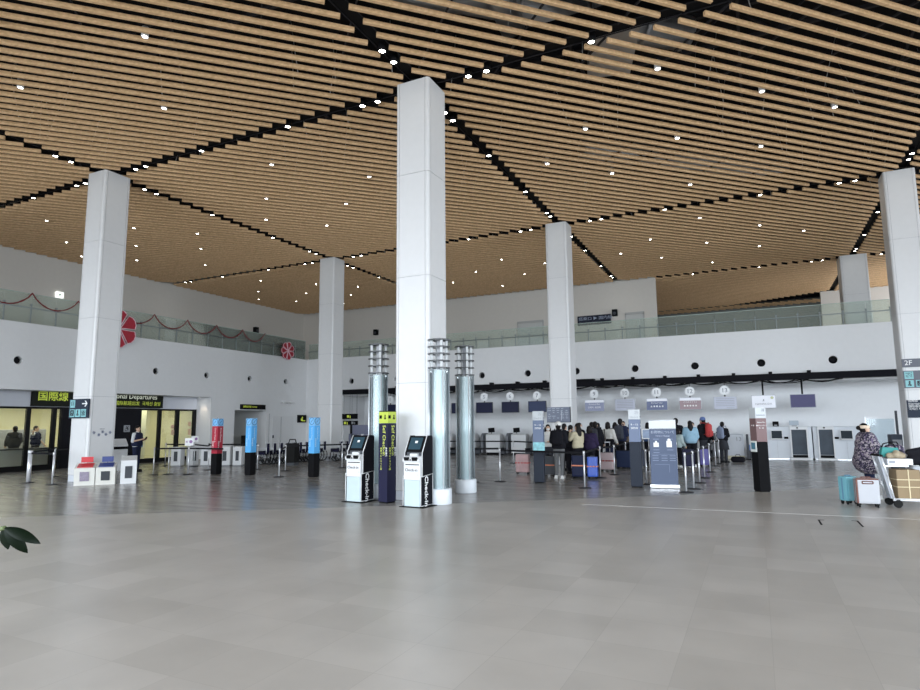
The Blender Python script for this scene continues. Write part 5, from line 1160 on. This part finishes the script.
# ================================================================= PEOPLE
SKIN = mat('skin', (0.58, 0.38, 0.27), 0.5, var=.06); HAIR = mat('black_hair', (0.012, 0.010, 0.010), 0.45, bump=.3, scale=60)
def cloth(name, col, **k): return mat(name, col, 0.85, bump=0.15, scale=25, var=0.12, **k)
ARMS = {'down': ((.235, -.02, 1.12), (.25, .05, .87)), 'phone': ((.23, .0, 1.13), (.10, .27, 1.20)), 'push': ((.24, .08, 1.14), (.20, .36, 1.02)),
        'fold': ((.23, .02, 1.12), (.04, .20, 1.12)), 'up': ((.24, .10, 1.20), (.12, .20, 1.42)), 'out': ((.42, .12, 1.38), (.62, .26, 1.48)), 'strap': ((.25, .02, 1.14), (.13, .17, 1.30)), 'low': ((.24, .04, 1.12), (.20, .24, .95))}
def person(label, x, y, h, face, top, legs, shoes, arms=('down', 'down'), hair='short', cap=None, collar=None, skirt=None, coat=0.0, puffy=0.0, step=0.0, voxel=0.014, mask=False, extra=None, lean=0.0, group='travellers in the hall', width=1.0, sleeves=None):
    """face = heading in degrees the person looks to (0 = +Y, towards the desks; 90 = +X)"""
    s = h/1.70
    t = thing('person', label, 'person', (x, y, 0), -math.radians(face), group)
    t.scale = (s, s, s)
    L = lambda z: lean*max(0, z-0.9)
    v = lambda a, b, c: (a*width, b+L(c), c)
    A = []
    for side, name in ((-1, arms[0]), (1, arms[1])):
        e, w_ = ARMS[name]; A.append((side, v(side*e[0], e[1], e[2]), v(side*w_[0], w_[1], w_[2])))
    ft = [(-1, step), (1, -step)]
    # body
    P = [(v(0, .0, 1.60), .092, (.84, 1.0, 1.18)), (v(0, .03, 1.535), .062, (.95, 1.0, .9)), (v(0, .098, 1.585), .016, (.8, 1.2, 1.4)),
         (v(-.078, .0, 1.595), .022, (.5, .9, 1.4)), (v(.078, .0, 1.595), .022, (.5, .9, 1.4)),
         (v(0, -.012, 1.42), v(0, .0, 1.53), .058, .052), (v(-.12, 0, 1.36), v(.12, 0, 1.36), .085, .085), (v(-.08, 0, 1.25), v(.08, 0, 1.25), .10, .10),
         (v(-.06, 0, 1.08), v(.06, 0, 1.08), .095, .095), (v(-.08, 0, .95), v(.08, 0, .95), .105, .105), (v(0, 0, 1.3), v(0, 0, 1.0), .10, .10)]
    for side, e, w_ in A:
        sh = v(side*.175, 0, 1.385); P += [(sh, e, .050, .038), (e, w_, .038, .026)]
        ev, wv = Vector(e), Vector(w_); d = (wv-ev).normalized(); lat = Vector((0, 0, 1)).cross(d); lat = lat.normalized() if lat.length > .2 else Vector((0, 1, 0))
        palm = wv+d*.085; P.append((tuple(wv), tuple(palm), .024, .030))
        up = d.cross(lat)
        for q, (o_, ln) in enumerate(((-.030, .060), (-.010, .072), (.010, .068), (.029, .052))):
            b0 = palm+lat*o_-d*.012; b1 = b0+d*ln*.55; b2 = b1+(d*.6-up*.6*(1 if name else 1)).normalized()*ln*.5
            P += [(tuple(b0), tuple(b1), .0095, .009), (tuple(b1), tuple(b2), .009, .0075)]
        th = wv+d*.03-lat*side*.026; P.append((tuple(th), tuple(th+(d*.7-lat*side*.7).normalized()*.05), .012, .009))
    for side, st in ft:
        P += [(v(side*.085, 0, .90), (side*.09, st*.5+.01, .49), .085, .052), ((side*.09, st*.5+.01, .49), (side*.095, st-.01, .09), .052, .034), ((side*.095, st-.03, .05), (side*.105, st+.13, .035), .035, .03)]
    blob('body', P, SKIN, t, voxel=min(voxel, .010), smooth=2)
    # head details
    ey = MB()
    for side in (-1, 1): ey.ball(v(side*.031, .088, 1.605), .010, 8)
    ey.build('eyes', mat('eye_dark', (0.02, 0.015, 0.012), 0.2), t)
    mo = MB(); mo.box(v(0, .094, 1.548), (.042, .012, .008), bev=.003); mo.build('mouth', mat('lips', (0.35, 0.13, 0.11), 0.5), t)
    if mask:
        mk = MB(); mk.ball(v(0, .052, 1.552), .062, 12, (.95, 1.0, .85)); mk.build('face_mask', mat('mask_white', (0.75, 0.77, 0.78), 0.7), t)
    H = [(v(0, -.022, 1.632), .100, (.90, 1.02, 1.02)), (v(0, -.045, 1.585), .088, (.98, .8, 1.1))]
    if hair == 'long': H += [(v(0, -.055, 1.56), v(0, -.085, 1.36), .085, .075), (v(-.05, -.06, 1.52), v(-.07, -.07, 1.38), .05, .04), (v(.05, -.06, 1.52), v(.07, -.07, 1.38), .05, .04)]
    if hair == 'bob': H += [(v(-.065, -.02, 1.58), v(-.07, -.02, 1.50), .045, .04), (v(.065, -.02, 1.58), v(.07, -.02, 1.50), .045, .04), (v(0, -.06, 1.56), v(0, -.06, 1.49), .07, .06)]
    if hair == 'bun': H += [(v(0, -.135, 1.62), .052, (1, 1, 1))]
    blob('hair', H, HAIR, t, voxel=.012, smooth=2)
    if cap:
        c = MB(); c.lathe([(0.0, .118), (.045, .113), (.085, .085), (.104, .03), (.105, .0), (.10, -.01)], c=v(0, -.015, 1.628), n=20)
        if cap[1] == 'peak': c.prism([(-.07, .08), (.07, .08), (.055, .17), (-.055, .17)], 2, 1.632, 1.642)
        c.build('cap', cap[0], t)
    # jacket / top
    p = .022+puffy
    hem = .90-coat
    T = [(v(-.125, 0, 1.365), v(.125, 0, 1.365), .085+p*.7, .085+p*.7), (v(-.085, 0, 1.24), v(.085, 0, 1.24), .10+p, .10+p), (v(-.07, 0, 1.08), v(.07, 0, 1.08), .10+p*1.2, .10+p*1.2),
         (v(-.085, 0, 1.0), v(.085, 0, 1.0), .105+p, .105+p), (v(0, 0, 1.32), v(0, 0, 1.02), .10+p, .11+p), (v(0, -.015, 1.40), v(0, -.01, 1.45), .075+p*.5, .062+p*.4)]
    if coat: T += [(v(-.085, 0, .98), v(-.09, 0, hem), .10+p*1.3, .105+p*1.6), (v(.085, 0, .98), v(.09, 0, hem), .10+p*1.3, .105+p*1.6), (v(0, 0, .98), v(0, 0, hem), .11+p*1.2, .12+p*1.4)]
    for side, e, w_ in A:
        sh = v(side*.175, 0, 1.385); T += [(sh, e, .056+p*.8, .044+p*.8)]
        if sleeves != 'short': T += [(e, tuple(Vector(e).lerp(Vector(w_), .93)), .044+p*.8, .032+p*.6)]
    blob('jacket' if sleeves != 'short' else 'shirt', T, top, t, voxel=voxel, smooth=3)
    if skirt:
        m_ = MB(); m_.lathe([(.14, .98), (.19, .8), (.23, .55), (.22, .55), (.18, .8), (.13, .98)], n=20); m_.build('skirt', skirt, t)
    # trousers
    Q = [(v(-.08, 0, .96), v(.08, 0, .96), .112, .112), (v(-.085, 0, .88), v(.085, 0, .88), .10, .10)]
    for side, st in ft: Q += [(v(side*.088, 0, .90), (side*.09, st*.5+.01, .50), .095, .070), ((side*.09, st*.5+.01, .50), (side*.095, st-.005, .12), .070, .056)]
    blob('trousers', Q, legs, t, voxel=voxel, smooth=2)
    for side, st in ft:
        m_ = MB(); m_.box((side*.10, st+.045, .052), (.098, .275, .075), bev=.03); m_.box((side*.10, st+.045, .012), (.104, .285, .024), bev=.008); m_.build('shoe', shoes, t)
    if extra: extra(t)
    return t
def at(x, y, face, lx, ly, lz):
    a = -math.radians(face); return (x+lx*math.cos(a)-ly*math.sin(a), y+lx*math.sin(a)+ly*math.cos(a), lz)
def backpack(label, x, y, face, h, material, w_=0.30, hh=0.44, d_=0.17, z=1.0, group='backpacks worn in the queue'):
    s = h/1.7; lx, ly, lz = at(x, y, face, 0, -.225*s, z*s)
    t = thing('backpack', label, 'backpack', (lx, ly, lz), -math.radians(face), group)
    blob('bag_body', [((-w_/2+.08, -.02, .09), (w_/2-.08, -.02, .09), .085, .085), ((-w_/2+.09, -.02, hh-.11), (w_/2-.09, -.02, hh-.11), .08, .08), ((0, -.02, .1), (0, -.02, hh-.09), .10, .09), ((-w_/2+.08, -.02, .09), (-w_/2+.09, -.02, hh-.1), .08, .08), ((w_/2-.08, -.02, .09), (w_/2-.09, -.02, hh-.1), .08, .08)], material, t, voxel=.015)
    m_ = MB(); m_.box((0, -.115, .15), (w_*.7, .04, .18), bev=.015); m_.build('pocket', material, t)
    m_ = MB()
    for sx in (-1, 1): m_.path([(sx*.10, .02, .10), (sx*.13, .12, .12), (sx*.13, .34, .22), (sx*.125, .36, .34), (sx*.12, .24, hh+.02), (sx*.09, .06, hh)], .014, n=6)
    m_.path([(-.03, -.02, hh-.02), (-.02, -.02, hh+.03), (.02, -.02, hh+.03), (.03, -.02, hh-.02)], .008, n=5); m_.build('strap', material, t)
    return t
SHW = mat('white_trainers', (0.72, 0.72, 0.70), 0.5); SHB = mat('dark_shoes', (0.02, 0.02, 0.022), 0.5)
BLK = cloth('black_cloth', (0.012, 0.012, 0.016)); NVY = cloth('navy_cloth', (0.02, 0.025, 0.055)); GRY = cloth('grey_trousers', (0.14, 0.145, 0.15)); DGR = cloth('charcoal_cloth', (0.04, 0.042, 0.05))
q = 'travellers in the check-in queue'
person('person in a black jacket, grey trousers and white cap, seen from behind', -5.52, 18.35, 1.68, -5, BLK, GRY, SHW, ('phone', 'phone'), cap=(mat('white_cap', (0.72, 0.72, 0.70), 0.7), 'peak'), puffy=.02, step=.02, group=q)
backpack('black backpack on the person in grey trousers', -5.52, 18.35, -5, 1.68, BLK, w_=.36, hh=.48)
person('woman with long black hair and cream top turning to her neighbour', -5.06, 18.85, 1.64, -60, cloth('cream_knit', (0.48, 0.43, 0.30)), BLK, SHB, ('up', 'low'), hair='long', group=q)
person('person in a dark violet jacket right behind the long haired woman', -4.84, 19.5, 1.55, 10, cloth('dark_violet_cloth', (0.03, 0.022, 0.055)), BLK, SHB, ('low', 'low'), hair='bob', group=q, puffy=.02)
person('person in a white top half hidden behind the grey blue pylon with card', -6.35, 19.9, 1.60, 160, cloth('white_top', (0.60, 0.60, 0.58)), DGR, SHB, ('fold', 'fold'), hair='bob', mask=True, group=q)
person('dark clothed person behind the man in the white cap', -6.15, 21.2, 1.62, 30, BLK, BLK, SHB, ('fold', 'down'), group=q)
person('person in a black jacket with a white mask turned half round', -5.75, 21.75, 1.64, 110, BLK, BLK, SHB, ('low', 'fold'), mask=True, group=q, puffy=.02)
person('person in a long black jacket with a black backpack, left in the queue', -5.15, 21.6, 1.68, 5, BLK, BLK, SHB, ('low', 'low'), group=q, puffy=.02, coat=.1)
backpack('black backpack with thin grey straps on the person in the long black jacket', -5.15, 21.6, 5, 1.68, DGR, w_=.34, hh=.50)
person('person in a pink jacket in the middle of the queue', -5.45, 23.25, 1.63, -20, cloth('magenta_cloth', (0.48, 0.05, 0.24)), BLK, SHB, ('fold', 'fold'), group=q, mask=True)
person('woman in a white hooded jacket with short black hair', -4.92, 22.6, 1.66, 20, cloth('off_white_cloth', (0.56, 0.55, 0.52)), NVY, SHB, ('down', 'low'), hair='bob', group=q, puffy=.02)
t = thing('shoulder_bag', 'black shoulder bag slung across the white hooded jacket', 'bag', at(-4.92, 22.6, 20, .18, -.2, .86), -0.3)
blob('bag_body', [((-.12, 0, 0.02), (.12, 0, 0.02), .09, .09), ((-.10, 0, .14), (.10, 0, .14), .08, .08)], BLK, t, voxel=.015)
mb = MB(); mb.path([(-.14, 0, .1), (-.22, .02, .35), (-.28, .12, .56)], .013, n=6); mb.build('strap', BLK, t)
person('tall person in a dark navy jacket looking at the desks', -4.73, 23.9, 1.78, 5, NVY, BLK, SHB, ('down', 'phone'), group=q, puffy=.01)
backpack('large dark grey backpack on the tall person in navy', -4.73, 23.9, 5, 1.78, cloth('slate_cloth', (0.05, 0.055, 0.07)), w_=.38, hh=.56, z=.96)
person('person in a red top left of the tan jacket', -4.75, 26.2, 1.58, 60, cloth('red_cloth', (0.50, 0.08, 0.08)), BLK, SHB, ('fold', 'fold'), group=q)
person('person in a tan jacket and black trousers with short black hair', -4.55, 25.0, 1.60, 10, cloth('tan_cloth', (0.26, 0.20, 0.15)), BLK, SHB, ('low', 'low'), group=q, puffy=.02)
person('person in a blue jacket mostly hidden by the second grey blue pylon', -3.98, 25.6, 1.62, 15, cloth('mid_blue_cloth', (0.05, 0.10, 0.22)), BLK, SHB, ('low', 'low'), group=q, hair='bob')
person('dark clothed person seen between the pylon and the banner', -3.92, 27.0, 1.52, 0, BLK, BLK, SHB, ('low', 'low'), group=q)
person('tall man in a black coat right of the blue banner', -2.83, 25.0, 1.78, -5, BLK, BLK, SHB, ('phone', 'down'), group=q, coat=.15, puffy=.01)
person('woman in a pale blue jacket with long dark hair, right one of two', -2.27, 24.5, 1.68, -15, cloth('pale_blue_cloth', (0.26, 0.42, 0.54)), BLK, SHW, ('low', 'low'), hair='long', group=q, puffy=.035)
person('person in a pale grey green jacket leaning left of the pale blue one', -2.70, 24.1, 1.38, 40, cloth('grey_green_cloth', (0.34, 0.42, 0.42)), BLK, SHW, ('fold', 'low'), hair='bob', group=q, puffy=.03, lean=.1)
person('person in a dark red jacket behind the pale blue jacket', -2.38, 26.6, 1.62, 170, cloth('dark_red_cloth', (0.22, 0.03, 0.025)), DGR, SHB, ('phone', 'fold'), mask=True, group=q, puffy=.02)
person('man in a blue cap and black jacket with a red backpack', -1.92, 25.7, 1.80, -60, BLK, DGR, SHW, ('fold', 'low'), cap=(mat('blue_cap', (0.10, 0.16, 0.36), 0.7), 'round'), group=q, puffy=.02)
backpack('red backpack on the man in the blue cap', -1.92, 25.7, -60, 1.80, cloth('red_nylon', (0.42, 0.04, 0.04)), w_=.34, hh=.54)
person('person with black hair in dark clothes at the right end of the queue', -1.28, 27.2, 1.62, 20, BLK, DGR, SHB, ('low', 'fold'), group=q, skirt=DGR)
backpack('blue grey backpack on the person at the right end of the queue', -1.28, 27.2, 20, 1.62, cloth('grey_blue_nylon', (0.20, 0.24, 0.34)), w_=.30, hh=.50)
t = thing('travel_bag', 'black travel bag on the floor beside the person at the right end', 'bag', (-0.78, 27.5, 0))
blob('bag_body', [((-.16, 0, .12), (.16, 0, .12), .12, .12)], BLK, t, voxel=.015)
mb = MB(); mb.path([(-.1, 0, .22), (-.06, 0, .32), (.06, 0, .32), (.1, 0, .22)], .01, n=5); mb.build('handle', RUBBER, t)

for lb, x, y, h, f_, c, hr_ in (('person in black at the back of the queue, left of the pink jacket', -5.9, 24.2, 1.66, 30, BLK, 'short'), ('person in charcoal at the back of the queue right of the white hooded jacket', -5.25, 25.4, 1.64, -10, DGR, 'bob'), ('short haired person in navy behind the tan jacket', -5.2, 26.9, 1.68, 160, NVY, 'short'), ('person in black close behind the woman in cream', -5.62, 20.1, 1.58, 15, BLK, 'short'), ('dark haired person behind the man in the blue cap', -1.95, 27.7, 1.6, 150, BLK, 'short')):
    person(lb, x, y, h, f_, c, BLK, SHB, ('low', 'fold'), hair=hr_, group=q, puffy=.02)

# uniformed man at the left
def vest(t):
    P = [((-.10, 0, 1.34), (.10, 0, 1.34), .135, .135), ((-.10, 0, 1.22), (.10, 0, 1.22), .150, .150), ((-.09, 0, 1.04), (.09, 0, 1.04), .150, .150), ((0, 0, 1.3), (0, 0, 1.0), .15, .15)]
    blob('waistcoat', P, NVY, t, voxel=.014)
    m_ = MB(); m_.box((-.20, .02, .98), (.06, .10, .16)); m_.build('blue_pouch', mat('pouch_blue', (0.05, 0.22, 0.45), 0.5), t)
person('uniformed man in white shirt and dark waistcoat looking at a phone', -21.05, 15.55, 1.68, 75, cloth('white_shirt', (0.62, 0.64, 0.66)), NVY, SHB, ('phone', 'phone'), extra=vest, group='staff on the left', sleeves='short', width=1.08)
t = thing('phone', 'dark phone in the hands of the uniformed man', 'phone', at(-21.05, 15.55, 75, 0, .36, 1.22), -math.radians(75))
mb = MB(); mb.box((0, 0, 0), (.075, .012, .15), bev=.004, M=Matrix.Rotation(-.6, 3, 'X')); mb.build('phone_case', BLACK, t)
st = 'staff in the inspection room'
person('person in a black checked jacket seen from behind through the left glass', -26.75, 14.35, 1.70, -80, mat('checked_cloth', (0.03, 0.03, 0.033), 0.85, var=.6, scale=14), BLK, SHB, ('low', 'low'), group=st, puffy=.02)
person('guard in pale shirt with an outstretched arm in the room behind the left glass', -27.0, 15.3, 1.70, 60, cloth('white_shirt', (0.62, 0.64, 0.66)), BLK, SHB, ('low', 'out'), extra=vest, group=st, sleeves='short')
person('person in a pale shirt at the very left edge behind the glass', -26.8, 13.45, 1.72, 120, cloth('white_shirt', (0.62, 0.64, 0.66)), NVY, SHB, ('phone', 'phone'), group=st)
person('dark clothed person beside the frame right in the inspection room', -26.8, 17.0, 1.72, 30, cloth('dark_olive_cloth', (0.06, 0.06, 0.03)), BLK, SHB, ('low', 'low'), group=st)

# woman at the right with patterned coat
PAT = bpy.data.materials.new('patterned_coat'); PAT.use_nodes = True; nt = PAT.node_tree; b = nt.nodes['Principled BSDF']; b.inputs['Roughness'].default_value = 0.85
tc = nt.nodes.new('ShaderNodeTexCoord'); vo = nt.nodes.new('ShaderNodeTexVoronoi'); vo.inputs['Scale'].default_value = 38; cr = nt.nodes.new('ShaderNodeValToRGB'); cr.color_ramp.interpolation = 'CONSTANT'
cr.color_ramp.elements[0].color = (0.02, 0.018, 0.04, 1); cr.color_ramp.elements[1].position = 0.70; cr.color_ramp.elements[1].color = (0.31, 0.27, 0.29, 1); e = cr.color_ramp.elements.new(0.45); e.color = (0.13, 0.10, 0.16, 1)
nt.links.new(tc.outputs['Object'], vo.inputs['Vector']); sp = nt.nodes.new('ShaderNodeSeparateColor'); nt.links.new(vo.outputs['Color'], sp.inputs[0]); nt.links.new(sp.outputs[0], cr.inputs[0]); nt.links.new(cr.outputs[0], b.inputs['Base Color'])
def band(t):
    m_ = MB(); m_.lathe([(.100, -.034), (.110, -.024), (.110, .028), (.098, .038)], c=(0, -.012, 1.640), n=20); m_.build('headband', mat('cream_headband', (0.68, 0.55, 0.42), 0.8), t)
person('woman in a patterned dark coat with cream headband and hair bun, facing the trolley', 2.14, 16.1, 1.60, 78, PAT, NVY, SHW, ('push', 'push'), hair='bun', coat=.06, puffy=.095, extra=band, group='travellers at the right', voxel=.012, width=1.05)
t = thing('shoulder_bag', 'black and white patterned bag held by the woman in the patterned coat', 'bag', (2.62, 16.0, 0.86), 0.2)
blob('bag_body', [((-.12, 0, 0.08), (.12, 0, 0.1), .10, .10), ((-.10, 0, .22), (.10, 0, .22), .09, .09)], PAT, t, voxel=.015)
mb = MB(); mb.path([(-.1, 0, .27), (-.08, 0, .36), (.06, 0, .36), (.1, 0, .27)], .012, n=6); mb.build('strap', BLK, t)

# ================================================================= PLANT at the left edge
LEAF = mat('dark_glossy_leaf', (0.003, 0.007, 0.003), 0.35, var=.3, scale=12); STEM = mat('plant_stem', (0.10, 0.13, 0.05), 0.6)
def leaf_mesh(L, W, n=10):
    mb = MB(); rows = []
    for i in range(n+1):
        s = i/n; wd = W*math.sin(PI*min(1, s*0.98+0.02))**0.75*(1-0.25*s)*0.5; z = -0.35*L*s*s; x = L*s*(1-.12*s)
        rows.append([(x, -wd, z-0.12*wd), (x, -wd*.5, z+.03*wd), (x, 0, z-.04*wd), (x, wd*.5, z+.03*wd), (x, wd, z-0.12*wd)])
    for off in (0, -0.0015):
        V = [[mb.bm.verts.new((p[0], p[1], p[2]+off)) for p in r] for r in rows]
        for i in range(n):
            for j in range(4):
                f = mb.bm.faces.new([V[i][j], V[i+1][j], V[i+1][j+1], V[i][j+1]]); f.smooth = True
    return mb
px_, py_ = -1.98, 1.18
t = thing('potted_plant', 'dark glossy leaves of a tall potted plant reaching in at the left edge', 'plant', (px_-0.45, py_-0.05, 0))
mb = MB(); mb.lathe([(0, 0), (.15, 0), (.19, .36), (.20, .38), (.17, .38), (.16, .33), (0, .33)], n=28); mb.build('pot', mat('plant_pot_grey', (0.2, 0.2, 0.21), 0.5), t)
mb = MB(); mb.path([(0, 0, .3), (.01, .0, .7), (.0, .01, 1.1), (.02, .0, 1.5)], .013, n=7); mb.build('stem', STEM, t)
random.seed(11)
def leaf_at(base, dirv, nrm, L, W):
    """leaf with its base at a point, growing along dirv"""
    o = leaf_mesh(L, W).build('leaf', LEAF, t, fix=False)
    x = Vector(dirv).normalized(); z = Vector(nrm); z = (z-x*z.dot(x)).normalized(); y = z.cross(x)
    M = Matrix(((x.x, y.x, z.x, base[0]), (x.y, y.y, z.y, base[1]), (x.z, y.z, z.z, base[2]), (0, 0, 0, 1))); o.matrix_local = M
hub = Vector((-2.10, 1.12, 1.425))-t.location
hr = _R; 
for dx, dz, L, W in ((0.93, -0.30, .118, .038), (0.66, -0.72, .110, .040), (-0.10, -0.98, .08, .04)):
    d = _R*dx+Vector((0, 0, dz)); leaf_at(hub, d, Vector((0, 0, 1))*0.75-_F*0.9, L, W)
br2 = MB(); br2.path([tuple(hub), tuple(hub+Vector((-.10, -.01, -.02))), (.01, .0, 1.15), (.01, 0, .7), (0, 0, .3)], .007, n=7); br2.build('branch', STEM, t)
for k in range(9):
    a = 2*PI*k/9+.3
    if math.cos(a) > 0.3: continue
    leaf_at(Vector((0, 0, 1.5)), (math.cos(a), math.sin(a), -.15), (0, 0, 1), .18, .07); leaf_at(Vector((0, 0, 1.1)), (math.cos(a+.3), math.sin(a+.3), -.2), (0, 0, 1), .17, .07)
